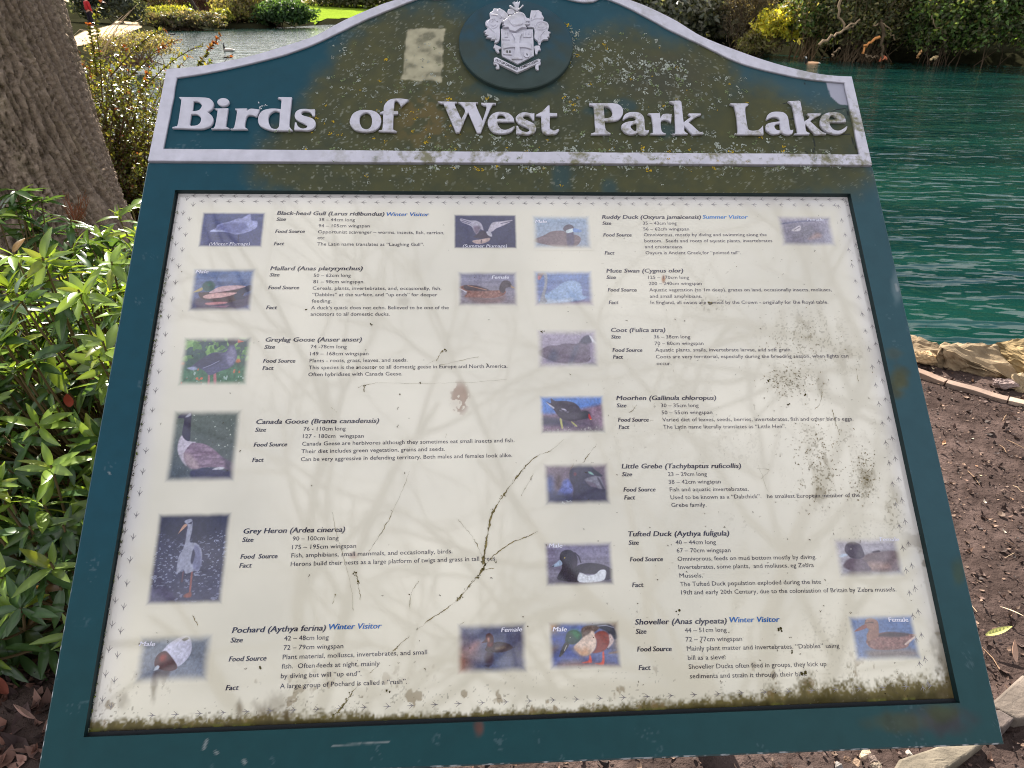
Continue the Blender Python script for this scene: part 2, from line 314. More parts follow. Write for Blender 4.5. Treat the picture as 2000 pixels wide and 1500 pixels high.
# ---- painting of the header and the frame: teal paint, algae film, pale lichen specks (in board coordinates, measured on the photo)
ALG = [(520, 330), (560, 270), (620, 215), (660, 150), (705, 95), (770, 55), (850, 45), (905, 60), (905, 120), (960, 190), (1080, 180), (1130, 130), (1180, 95), (1225, 75),
       (1290, 108), (1400, 112), (1420, 190), (1490, 190), (1560, 240), (1655, 262), (1664, 335), (1500, 380), (1180, 385), (1100, 382), (640, 380)]
def paint_board(X, Y):
    px, py = bpx(X, Y); n1 = fbm(X * 14, Y * 14, 5, 3); n2 = fbm(X * 60, Y * 60, 4, 9); n3 = fbm(X * 6, Y * 6, 3, 31); n4 = vn(X * 330, Y * 330, 5)
    right = sstep(900, 1700, px)[..., None]  # greyer to the right: reflections and fading put into the paint colour
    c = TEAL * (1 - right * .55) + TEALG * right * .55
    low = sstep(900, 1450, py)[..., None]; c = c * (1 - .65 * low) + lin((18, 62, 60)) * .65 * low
    c = c * (0.9 + 0.2 * n2[..., None])
    d = sdist(px, py, ALG) + 34 + (n1 - .5) * 44 + (n2 - .5) * 22
    a = sstep(-30, 30, d) * (0.80 + .16 * n2)
    for (qx, qy, rx, ry) in [(1000, 172, 90, 22), (1165, 215, 30, 12), (1220, 205, 30, 14), (1095, 345, 25, 40), (1190, 370, 20, 30), (1300, 255, 30, 20)]:
        a = a * (1 - .5 * sstep(1.25, .4, np.hypot((px - qx) / rx, (py - qy) / ry) + (n2 - .5) * .6))
    og = OLIVE * (1 - n3[..., None]) + OLIVE2 * n3[..., None]; og = og * (0.75 + .5 * n2[..., None])
    br = sstep(200, 60, np.hypot((px - 1290) / 1.0, (py - 150) / .55) * 1.6); og = og * (1 - .45 * br[..., None]) + lin((74, 66, 50)) * .45 * br[..., None]
    yb = sstep(90, 20, np.hypot((px - 830) / 1, (py - 235) / .9)) * sstep(.45, .62, n2); og = og * (1 - .5 * yb[..., None]) + lin((116, 92, 46)) * .5 * yb[..., None]
    c = c * (1 - a[..., None]) + og * a[..., None]
    sp = ((n4 > .80) & (vn(X * 120, Y * 120, 8) > .42)) * a * sstep(.4, .6, n1 + .08); c = c * (1 - .5 * sp[..., None]) + lin((150, 152, 138)) * .5 * sp[..., None]
    # pale patch of old sticker glue left of the crest
    q = [(795, 55), (868, 58), (862, 160), (785, 154)]; ds = sdist(px, py, q) + (n2 - .5) * 9
    k = sstep(-1.5, 2, ds)[..., None] * (0.55 + .45 * sstep(.3, .5, n2))[..., None]; c = c * (1 - k) + lin((168, 162, 136)) * (0.45 + 1.0 * n2[..., None]) * k
    # flaked paint in the upper right corner
    q = [(1613, 160), (1660, 160), (1656, 205), (1640, 204), (1622, 188)]; k = sstep(-1, 1.5, sdist(px, py, q) + (n2 - .5) * 5)[..., None]; c = c * (1 - k) + lin((165, 165, 180)) * k
    # dark cracks in the paint near the last letters
    for ln in [[(1622, 219), (1634, 214), (1652, 212), (1657, 225)], [(1640, 263), (1661, 262), (1668, 282), (1676, 300)], [(1586, 265), (1592, 282), (1589, 297)], [(1530, 203), (1545, 198)], [(1541, 233), (1552, 231)], [(1572, 295), (1578, 300)], [(1573, 144), (1572, 164)]]:
        k = sstep(1.3, .5, pdist(px, py, ln, False) + (n2 - .5) * .8)[..., None]; c = c * (1 - k) + lin((26, 32, 36)) * k
    # chips, scratches and dirt lower down
    k = (sstep(.80, .86, vn(X * 40 + 3, Y * 40, 77)) * sstep(.7, .85, n4))[..., None]; c = c * (1 - .25 * k) + lin((110, 130, 138)) * .25 * k
    for (qx, qy, rx, ry, col, st) in [(1835, 1405, 75, 34, (62, 60, 64), .9), (1760, 1410, 70, 22, (70, 76, 58), .7), (1840, 1390, 40, 20, (66, 74, 40), .6), (1757, 745, 20, 30, (82, 80, 48), .8), (1752, 770, 22, 12, (72, 72, 52), .6), (1745, 690, 22, 14, (80, 84, 70), .5), (1872, 1120, 14, 30, (70, 80, 50), .5), (1752, 560, 12, 40, (130, 150, 156), .4), (937, 1422, 12, 20, (110, 60, 45), .6)]:
        k = (st * sstep(1.3, .3, np.hypot((px - qx) / rx, (py - qy) / ry) + (n2 - .5) * .9))[..., None]; c = c * (1 - k) + lin(col) * (.6 + .8 * n2[..., None]) * k
    for ln, wd in [([(650, 1456), (700, 1453), (760, 1450)], 1.4), ([(420, 1468), (425, 1472)], 2.5), ([(398, 1462), (404, 1446)], 3), ([(476, 1486), (478, 1490)], 4), ([(1750, 556), (1753, 567)], 3), ([(213, 923), (215, 926)], 2)]:
        k = sstep(wd + .8, wd * .4, pdist(px, py, ln, False) + (n4 - .5))[..., None]; c = c * (1 - .55 * k) + lin((160, 164, 164)) * .55 * k
    return c

# ---- header panel with its arch
ARCH_OUT = [(325, 134), (389, 129), (448, 118), (504, 105), (560, 88), (616, 69), (672, 39), (735, 12), (770, 0)]
ARCH_OUT_R = [(1232, 0), (1312, 35), (1370, 70), (1440, 98), (1510, 122), (1580, 140), (1625, 147), (1664, 149)]
ARCH_IN = [(346, 151), (392, 144), (448, 133), (504, 120), (560, 105), (616, 84), (672, 57), (700, 44), (815, -3)]
ARCH_IN_R = [(1190, -2), (1310, 58), (1370, 87), (1440, 120), (1510, 140), (1580, 154), (1650, 161)]
def arch(l, r, top, h):
    P = [bp(*p, h) for p in l] + [np.array((-.13, top - .028)), np.array((0.0, top)), np.array((.13, top - .028))] + [bp(*p, h) for p in r]
    return spl([tuple(p) for p in P], 5, False)
HB = 0.004
a_out = arch(ARCH_OUT, ARCH_OUT_R, .405, HB); a_in = arch(ARCH_IN, ARCH_IN_R, .378, HB)
bl, br_ = bp(288, 314, HB), bp(1704, 322, HB); ibl, ibr = bp(318, 290, HB), bp(1679, 301, HB)
xs = np.linspace(bl[0] + .004, br_[0] - .004, 520); yt = np.interp(xs, a_out[:, 0], a_out[:, 1]) - .006
ny = 200; X = np.tile(xs, (ny, 1)); yb_ = np.interp(xs, [bl[0], br_[0]], [bl[1], br_[1]]) + .003
lft = np.interp(X * 0 + 0, [0], [0])
Y = yb_[None] + (yt - yb_)[None] * np.linspace(0, 1, ny)[:, None]
# pull the ends in so the panel keeps the slanted sides of the border
k = (Y - bl[1]) / .2; xl = bl[0] + (a_out[0, 0] - bl[0]) * np.clip(k, 0, 1) + .003; xr = br_[0] + (a_out[-1, 0] - br_[0]) * np.clip(k, 0, 1) - .003
Xc = np.clip(X, xl, xr)
cc = paint_board(Xc, Y)
V = np.c_[Xc.ravel(), Y.ravel(), np.zeros(X.size)]; F = gridfaces(520, ny)
# edge walls and back of the panel
ring = np.concatenate([np.arange(520), np.arange(1, ny) * 520 + 519, (ny - 1) * 520 + np.arange(518, -1, -1), np.arange(ny - 2, 0, -1) * 520])
Vb = V[ring].copy(); Vb[:, 2] = -.028; n0 = len(V); nr = len(ring); i = np.arange(nr); j = (i + 1) % nr
Fw = np.c_[ring[i], n0 + i, n0 + j, ring[j]]
me = npmesh('header_panel', np.r_[V, Vb], [F, Fw], np.r_[cc.reshape(-1, 3), np.tile(TEAL, (nr, 1))], True)
me2, co2 = outline_mesh('panel_back', [Vb[::6, :2]], -.029, -.028, 0.0)
header = link('header_panel', me, M['paint'], board); setcol(me2, np.tile(TEAL, (len(co2), 1))); link('panel_back', me2, M['paint'], header)

def silver_col(co, stain=1.0):
    X, Y = co[:, 0], co[:, 1]; px, py = bpx(X, Y); n1 = fbm(X * 40, Y * 40, 4, 2); n2 = fbm(X * 160, Y * 160, 3, 6)
    c = SILV * (0.92 + .16 * n1[:, None]) + lin((30, 26, 24)) * (.6 * sstep(700, 1500, px))[:, None]
    a = 0 * sstep(.52, .66, n2 * .6 + n1 * .4) * sstep(540, 800, px) * sstep(1720, 1500, px); c = c * (1 - .75 * a[:, None]) + lin((140, 136, 104)) * .75 * a[:, None]
    b = 0 * sstep(.60, .72, n2) * sstep(560, 900, px); return c * (1 - .6 * b[:, None]) + lin((116, 112, 92)) * .6 * b[:, None]
# ---- silver border of the header: an arch-shaped band, divided finely enough to carry its stains
def band(outer, inner, n):
    def res(P, n):
        d = np.r_[0, np.cumsum(np.linalg.norm(np.diff(P, axis=0), axis=1))]; t = np.linspace(0, d[-1], n); return np.c_[np.interp(t, d, P[:, 0]), np.interp(t, d, P[:, 1])]
    return res(outer, n), res(inner, n)
segs = [(a_out, a_in, 160), (np.array([a_out[-1], br_]), np.array([a_in[-1], ibr]), 40), (np.array([br_, bl]), np.array([ibr, ibl]), 240), (np.array([bl, a_out[0]]), np.array([ibl, a_in[0]]), 40)]
Po, Pi = [], []
for o_, i_, n in segs:
    A, B = band(np.asarray(o_), np.asarray(i_), n); Po.append(A[:-1]); Pi.append(B[:-1])
Po, Pi = np.concatenate(Po), np.concatenate(Pi); n = len(Po)
# the inner edge of the real border is a little uneven
wob = ((fbm(Pi[:, 0] * 25, Pi[:, 1] * 25, 2, 3) - .5) * .0035)[:, None]; cen = np.array([0, .17]); Pi = Pi + wob * (Pi - cen) / np.linalg.norm(Pi - cen, axis=1, keepdims=True)
rings = [(Po, -.026, 0), (Po, HB - .0015, 0)] + [(Po + (Pi - Po) * (t), HB, t) for t in (.03, .15, .3, .45, .6, .75, .9, .97)] + [(Pi, HB - .001, 1), (Pi, -.001, 1)]
V = np.concatenate([np.c_[p, np.full(n, z)] for p, z, t in rings]); i = np.arange(n); j = (i + 1) % n
F = np.concatenate([np.c_[k * n + i, k * n + j, (k + 1) * n + j, (k + 1) * n + i] for k in range(len(rings) - 1)])
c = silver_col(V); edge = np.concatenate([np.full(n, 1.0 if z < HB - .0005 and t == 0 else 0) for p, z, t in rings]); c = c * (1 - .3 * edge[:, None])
inn = np.concatenate([np.full(n, 1.0 if (t == 1 and z < 0) else 0) for p, z, t in rings]); c = c * (1 - inn[:, None]) + lin((50, 58, 60)) * inn[:, None]
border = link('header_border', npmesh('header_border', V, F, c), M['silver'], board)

# ---- raised title letters, outlines traced from the photo
TT = {
 'A': (300, 180, 5.0), 'B': (660, 170, 4.4444), 'C': (1130, 180, 7.4074), 'D': (1410, 180, 6.6667)}
c1 = 1
GL = [
 ('A', [[(245,46,1),(258,44,1),(500,50),(560,70),(586,110),(570,160),(524,190,1),(570,230),(582,275),(560,320),(510,346),(440,356),(180,348,1),(182,338,1),(215,330),(235,305),(268,85),(262,66)],
        [(390,86,1),(432,90),(462,112),(468,135),(450,165),(425,178),(378,184,1)], [(366,212,1),(415,212),(450,232),(461,262),(450,300),(415,322),(362,326,1),(350,312,1)]]),
 ('A', [[(678,55),(720,66),(738,92),(720,120),(678,134),(640,122),(619,97),(636,68)]]),
 ('A', [[(590,157,1),(728,154,1),(705,320),(712,335),(740,350,1),(738,357,1),(562,357,1),(560,350,1),(595,332),(622,185),(612,170)]]),
 ('A', [[(792,158,1),(912,156,1),(908,182,1),(940,160),(985,160),(1034,168,1),(1005,238,1),(975,225),(930,220),(905,245),(890,330),(917,356,1),(915,361,1),(748,361,1),(752,352,1),(785,338),(812,190),(800,172)]]),
 ('A', [[(1210,56,1),(1222,45,1),(1350,47,1),(1325,300),(1335,345),(1356,368,1),(1352,373,1),(1225,373,1),(1180,374),(1110,360),(1040,325),(1018,275),(1030,215),(1070,175),(1140,158),(1210,159),(1240,164,1),(1247,85),(1238,66)],
        [(1180,180),(1215,186),(1230,200),(1225,310),(1215,345),(1190,357),(1150,345),(1125,300),(1120,250),(1135,208)]]),
 ('A', [[(1575,163,1),(1575,230,1),(1552,229,1),(1530,195),(1490,182),(1455,186),(1440,205),(1460,225),(1530,245),(1570,270),(1582,310),(1560,350),(1505,371),(1440,367),(1372,366,1),(1378,292,1),(1393,292,1),(1410,330),(1450,352),(1490,345),(1498,325),(1470,305),(1410,275),(1380,245),(1382,200),(1420,168),(1480,160),(1535,166)]]),
 ('B', [[(238,196),(310,205),(360,240),(375,290),(355,345),(300,380),(230,386),(150,370),(108,325),(103,285),(130,230),(180,202)],[(243,218),(280,235),(295,285),(285,340),(250,365),(210,350),(188,300),(195,245)]]),
 ('B', [[(615,108,1),(547,168,1),(540,148),(520,122),(503,116),(490,130),(485,206,1),(522,207,1),(522,231,1),(483,232,1),(478,350),(485,368),(508,379,1),(505,388,1),(352,382,1),(355,373,1),(385,358),(392,229,1),(362,227,1),(368,216,1),(396,205,1),(400,160),(430,120),(470,101),(540,97),(590,103)]]),
 ('B', [[(866,122,1),(1036,126,1),(1036,134,1),(1015,150),(1072,275,1),(1104,200),(1070,150),(1046,135,1),(1046,127,1),(1217,131,1),(1217,138,1),(1198,152),(1256,288,1),(1290,175),(1268,158),(1243,142,1),(1243,134,1),(1373,135,1),(1372,148,1),(1330,168),(1240,394,1),(1208,397,1),(1130,215,1),(1055,392,1),(1025,393,1),(925,160),(905,142),(866,130,1)]]),
 ('B', [[(1420,213),(1480,225),(1522,262),(1532,298,1),(1383,300,1),(1392,330),(1420,362),(1460,368),(1505,350),(1530,335,1),(1536,345,1),(1500,385),(1430,402),(1350,390),(1308,340),(1302,290),(1330,240),(1375,216)],[(1382,274,1),(1388,246),(1415,233),(1445,245),(1460,272,1)]]),
 ('B', [[(1706,224,1),(1706,286,1),(1692,286,1),(1670,255),(1640,243),(1612,250),(1610,268),(1640,285),(1700,315),(1722,355),(1700,395),(1640,410),(1595,405),(1547,402,1),(1550,334,1),(1563,334,1),(1585,370),(1630,388),(1660,378),(1655,355),(1600,330),(1555,300),(1545,260),(1580,225),(1630,217),(1680,227)]]),
 ('B', [[(1824,157,1),(1838,158,1),(1838,222,1),(1903,224,1),(1905,248,1),(1842,250,1),(1840,340),(1850,365),(1880,372),(1915,360,1),(1922,370,1),(1895,400),(1850,410),(1795,400),(1770,365),(1765,250,1),(1722,247,1),(1722,237,1),(1770,210),(1800,182)]]),
 ('C', [[(155,158,1),(350,154),(510,158),(590,180),(640,235),(642,310),(590,385),(500,412),(382,416,1),(385,480),(400,545),(465,590,1),(465,606,1),(180,609,1),(182,594,1),(240,560),(235,430),(222,220),(205,195),(158,182,1)],[(365,202,1),(420,205),(470,240),(490,300),(470,350),(425,370),(378,373,1)]]),
 ('C', [[(640,380,1),(670,320),(730,290),(800,282),(880,295),(935,340),(955,400),(965,530),(985,550),(1022,543,1),(1010,585),(960,612),(900,605),(860,582,1),(815,600),(740,605),(660,570),(622,510),(630,465),(690,430),(780,415),(828,402,1),(825,370),(790,350),(740,350),(690,370),(650,397,1)],[(838,450,1),(840,540),(815,558),(775,530),(755,495),(775,465)]]),
 ('C', [[(1000,312,1),(1010,303,1),(1178,298,1),(1187,370,1),(1215,322),(1270,308),(1350,312,1),(1340,436,1),(1290,405),(1240,395),(1200,410),(1190,450),(1200,540),(1222,578),(1265,594,1),(1262,609,1),(1035,609,1),(1035,595,1),(1078,573),(1070,440),(1055,345),(1035,324)]]),
 ('C', [[(1310,130,1),(1345,124),(1470,118,1),(1490,140,1),(1522,432,1),(1575,390),(1625,352),(1600,330),(1585,313,1),(1600,303,1),(1775,305,1),(1775,322,1),(1700,352),(1592,432,1),(1640,470),(1740,560),(1795,578,1),(1800,600,1),(1665,609,1),(1640,598),(1535,487,1),(1535,560),(1580,594,1),(1580,606,1),(1360,606,1),(1362,594,1),(1400,573),(1385,200),(1375,170),(1345,150)]]),
 ('D', [[(105,150,1),(110,142,1),(330,142,1),(352,152,1),(338,170),(310,192),(310,280),(335,440),(355,488),(420,498),(490,480),(538,428,1),(545,550,1),(170,547,1),(172,530,1),(205,518),(195,330),(165,185),(150,170)]]),
 ('D', [[(580,340,1),(600,290),(650,258),(720,250),(800,260),(850,300),(870,360),(885,460),(897,490),(933,484,1),(925,525),(890,548),(835,548),(780,522,1),(730,540),(660,542),(590,500),(570,450),(590,410),(660,390),(755,377,1),(750,345),(715,322),(660,320),(620,338),(582,360,1)],[(755,405,1),(765,475),(755,490),(720,490),(690,460),(690,430),(715,410)]]),
 ('D', [[(862,115,1),(1005,107,1),(1025,122,1),(1075,378,1),(1142,328),(1120,295),(1113,274,1),(1298,272,1),(1285,297,1),(1190,342),(1152,376,1),(1290,500),(1362,533,1),(1360,547,1),(1215,547,1),(1088,408,1),(1092,470),(1105,510),(1145,530,1),(1142,546,1),(945,547,1),(948,535,1),(985,518),(960,380),(925,190),(905,150)]]),
 ('D', [[(1455,258),(1540,270),(1600,320),(1620,388,1),(1404,388,1),(1412,430),(1450,478),(1510,498),(1570,480),(1625,440,1),(1638,448,1),(1610,505),(1545,538),(1460,540),(1360,505),(1295,440),(1280,370),(1310,300),(1380,265)],[(1402,356,1),(1405,322),(1430,297),(1465,305),(1498,338),(1500,354,1)]]),
]
LH = .0055
for gi, (cr_, loops) in enumerate(GL):
    ox, oy, s = TT[cr_]; Ls = [bspl([(ox + p[0] / s, oy + p[1] / s, *p[2:]) for p in lp], LH) for lp in loops]
    me, co = outline_mesh('letter', Ls, .0003, LH, .0009)
    if gi == 1:       # the dot belongs to the letter i that follows
        dot = (me, co); continue
    if gi == 2:
        bm = bmesh.new(); bm.from_mesh(me); bm.from_mesh(dot[0]); bm.to_mesh(me); bm.free(); co = np.array([v.co[:] for v in me.vertices])
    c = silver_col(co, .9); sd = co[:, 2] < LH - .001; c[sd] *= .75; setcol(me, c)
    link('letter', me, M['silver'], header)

# ---- crest on its disc
EC = (890, 0, 8.3333)
def eq(pts): return [(EC[0] + p[0] / EC[2], EC[1] + p[1] / EC[2], *p[2:]) for p in pts]
dc = bp(1008, 84, .009); dr = .1005
th = np.linspace(0, 2 * np.pi, 97)[:-1]; prof = [(dr, 0), (dr, .0075), (dr - .0015, .009), *[(dr * q, .009) for q in np.linspace(.97, .03, 28)], (.001, .009)]
V = np.concatenate([np.c_[dc[0] + r * np.cos(th), dc[1] + r * np.sin(th), np.full(96, z)] for r, z in prof]); i = np.arange(96); j = (i + 1) % 96
F = np.concatenate([np.c_[k * 96 + i, k * 96 + j, (k + 1) * 96 + j, (k + 1) * 96 + i] for k in range(len(prof) - 1)])
n1 = fbm(V[:, 0] * 50, V[:, 1] * 50, 4, 5)[:, None]; g = sstep(.75, .15, (V[:, 1] - dc[1]) / dr * .5 + .5 + (n1[:, 0] - .5))[:, None] * .6 + .15
c = lin((26, 66, 82)) * (1 - g) + lin((62, 72, 62)) * g; c = c * (.75 + .5 * n1); disc = link('crest_disc', npmesh('crest_disc', V, F, c, False), M['paint'], header)
CS = []
def relief(pts, z0, z1, col=None, bev=.0007, smooth=True):
    me, co = outline_mesh('r', [bspl(eq(pts) if smooth else eq([(p[0], p[1], 1) for p in pts]), z1, 4)], z0, z1, bev)
    CS.append((me, co, col))
def ridge(pts, z, wd=.0016):
    P = bspl(eq(pts), z, 5, False); CS.append((tubes([(np.c_[P, np.full(len(P), z)], np.full(len(P), wd))], 6), None, None))
Z0 = .0088
relief([(735,465),(1260,475),(1275,900),(1010,1040),(750,905)], Z0, .0125, smooth=False)
relief([(912,532,1),(1078,535,1),(1046,620),(1040,700,1),(1140,704),(1228,700,1),(1235,795,1),(1140,768),(1042,764,1),(1052,850),(1090,955,1),(915,955,1),(955,860),(968,764,1),(870,768),(775,788,1),(770,682,1),(870,702),(970,704,1),(960,620)], .0120, .0155)
relief([(560,270),(552,215),(600,180,1),(620,135,1),(690,140),(720,132,1),(790,170,1),(850,232),(850,300),(770,330),(720,420),(722,520),(712,640),(665,690),(628,690,1),(640,640),(570,640,1),(590,612,1),(490,604,1),(540,575,1),(470,545,1),(505,520,1),(455,505,1),(500,480),(522,440),(485,400),(492,340),(550,308)], Z0, .0135)
relief([(1195,330),(1215,230),(1228,165,1),(1320,165),(1345,158,1),(1400,200,1),(1400,225,1),(1440,290,1),(1420,330),(1490,360),(1518,420),(1500,490),(1520,510,1),(1548,518,1),(1515,555,1),(1530,590,1),(1490,600,1),(1510,635,1),(1430,640,1),(1395,670),(1378,732,1),(1350,720),(1332,660),(1282,610),(1285,500),(1262,440),(1165,430)], Z0, .0135)
relief([(752,345,1),(800,320,1),(840,290),(870,265),(990,200),(1080,198),(1150,280),(1200,300),(1205,340,1),(1165,345),(1205,385,1),(1150,395),(1120,390,1),(1162,445,1),(1080,440),(1000,485),(980,505,1),(880,480),(860,435),(760,440,1),(800,410),(752,395,1),(790,372)], .0125, .0175)
relief([(850,290),(900,240),(985,265),(1060,300),(1090,380),(950,420),(930,380)], .0172, .0188)
relief([(925,30,1),(962,48),(945,15,1),(985,35),(1005,4,1),(1015,35),(1050,12,1),(1040,60),(1025,110),(1030,190),(975,190),(968,110)], Z0, .013)
relief([(868,92,1),(895,78,1),(1010,140),(1092,70,1),(1108,82,1),(1015,170),(990,170)], .0125, .0155)
relief([(842,190,1),(860,150),(930,140),(965,200),(900,230),(850,220)], Z0, .013)
relief([(612,770,1),(635,715,1),(740,765,1),(735,785),(700,800),(715,850,1),(690,860,1),(650,820),(640,790)], Z0, .0125)
relief([(1275,760,1),(1300,740),(1365,745),(1385,815,1),(1345,820),(1330,875,1),(1300,875),(1285,800)], Z0, .0125)
relief([(808,520,1),(850,520,1),(838,560),(855,600,1),(795,600,1),(815,560)], .0122, .0142)
relief([(765,628,1),(885,634,1),(880,645,1),(765,642,1)], .0122, .0142)
for x in (1105, 1150, 1200): relief([(x,520,1),(x + 12,512,1),(x + 24,520,1),(x + 30,600,1),(x - 4,600,1)], .0122, .0145, smooth=False)
relief([(1100,570),(1228,572),(1228,602),(1100,602)], .0122, .0142, smooth=False)
relief([(772,820),(800,830),(812,800),(908,806),(915,888),(775,880)], .0122, .0148, smooth=False)
for x in (825, 868): relief([(x,818),(x + 28,820),(x + 28,860),(x,858)], .0145, .0150, lin((70, 70, 78)), .0001, smooth=False)
relief([(1110,850),(1130,815),(1165,800),(1200,830),(1212,880),(1190,925),(1140,928),(1108,890)], .0122, .0148)
relief([(1150,872),(1165,868),(1172,895),(1160,905)], .0145, .0150, lin((60, 60, 66)), .0001)
relief([(622,940,1),(665,928,1),(1010,1098,1),(1345,952,1),(1382,962,1),(1376,1010,1),(1008,1178,1),(655,1010,1),(622,1012,1)], Z0, .0135, smooth=False)
relief([(618,1000),(655,1010),(700,1050),(712,1110),(668,1118),(650,1085),(676,1075),(655,1045),(622,1050)], Z0, .0125)
relief([(1376,1000),(1378,1050),(1350,1062),(1352,1130),(1320,1132),(1295,1100),(1310,1040)], Z0, .0125)
for cx_, cy_, rx_, ry_ in ((605, 385, 78, 75), (1390, 420, 92, 66)):
    ridge([(cx_ + rx_ * math.cos(a), cy_ + ry_ * math.sin(a)) for a in np.linspace(.4, 5.9, 14)], .0135); ridge([(cx_ + .5 * rx_ * math.cos(a), cy_ + .5 * ry_ * math.sin(a)) for a in np.linspace(.4, 4.9, 9)], .0135, .0013)
V_ = []
ridge([(700,150),(690,200),(740,260),(800,300)], .0138); ridge([(580,240),(680,250),(740,300)], .0138); ridge([(540,440),(640,540),(655,640)], .0138)
ridge([(1300,190),(1290,250),(1240,310)], .0138); ridge([(1410,300),(1300,300),(1230,330)], .0138); ridge([(1440,500),(1370,590),(1360,690)], .0138)
ridge([(1080,220),(1120,260),(1150,360)], .0178, .0018); ridge([(860,290),(930,400),(1080,390)], .0182, .0016)
parts = []
for it in CS:
    if it[1] is None: v, f = it[0]; col = None; parts.append((v, f, silver_col(v, .3)))
    else:
        me, co, col = it; fs = {}
        for p in me.polygons: fs.setdefault(len(p.vertices), []).append(list(p.vertices))
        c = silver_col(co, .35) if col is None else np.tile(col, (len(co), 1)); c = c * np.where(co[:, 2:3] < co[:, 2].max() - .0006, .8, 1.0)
        parts.append((co, [np.array(x) for x in fs.values()], c)); bpy.data.meshes.remove(me)
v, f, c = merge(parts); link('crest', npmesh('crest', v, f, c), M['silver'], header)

# ---- text: every line measured on the photo, set in board coordinates
_tc = bpy.data.curves.new('text', 'FONT'); _to = bpy.data.objects.new('text', _tc); COL.objects.link(_to); _tc.resolution_u = 2
_tcache = {}
def glyphs(s, bold):
    k = (s, bold)
    if k in _tcache: return _tcache[k]
    _tc.body = s; _tc.offset = .015 if bold else .0
    _to.data.update_tag(); dg = bpy.context.evaluated_depsgraph_get(); dg.update(); e = _to.evaluated_get(dg); me = e.to_mesh()
    n = len(me.vertices); v = np.zeros(n * 3, np.float32); me.vertices.foreach_get('co', v); v = v.reshape(-1, 3)[:, :2].astype(float)
    me.calc_loop_triangles(); t = np.zeros(len(me.loop_triangles) * 3, np.int32); me.loop_triangles.foreach_get('vertices', t); e.to_mesh_clear()
    _tcache[k] = (v, t.reshape(-1, 3)); return _tcache[k]
def text_line(s, x0, y0, x1, y1, em, z, style, h):
    v, f = glyphs(s, False); v = v.copy()
    S, E = bp(x0, y0, h), bp(x1, y1, h); d = E - S; wd = np.linalg.norm(d); d = d / wd; nrm = np.array([-d[1], d[0]])
    sy = em * .93
    if 'i' in style: v[:, 0] += .19 * v[:, 1]
    lo, hi = v[:, 0].min(), v[:, 0].max(); sx = wd / (hi - lo)
    P = S + (v[:, 0:1] - lo) * sx * d + v[:, 1:2] * sy * nrm
    A = np.c_[P, np.full(len(P), z)]
    if 'b' not in style: return A, f
    B = A.copy(); B[:, :2] += d * em * .030; B[:, 2] += .00004; A[:, :2] -= d * em * .030          # bold: printed twice, a hair apart
    return np.r_[A, B], np.r_[f, f + len(A)]
HP = -.010                               # the poster lies behind the opening of the frame
ZT = HP + .0004
em0 = np.linalg.norm(bp(610.4, 566, HP) - bp(608.6, 591, HP)) / 2 / 1.22
BLUE = (24, 98, 172)
def ink(px, py):  # paler towards the upper right: veil of reflected sky put into the ink colour
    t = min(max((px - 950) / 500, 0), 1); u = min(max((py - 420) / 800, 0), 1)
    a = np.array((46, 42, 62.)); b = np.array((112, 104, 116.)) * (1 - u) + np.array((62, 56, 62.)) * u; return a * (1 - t) + b * t
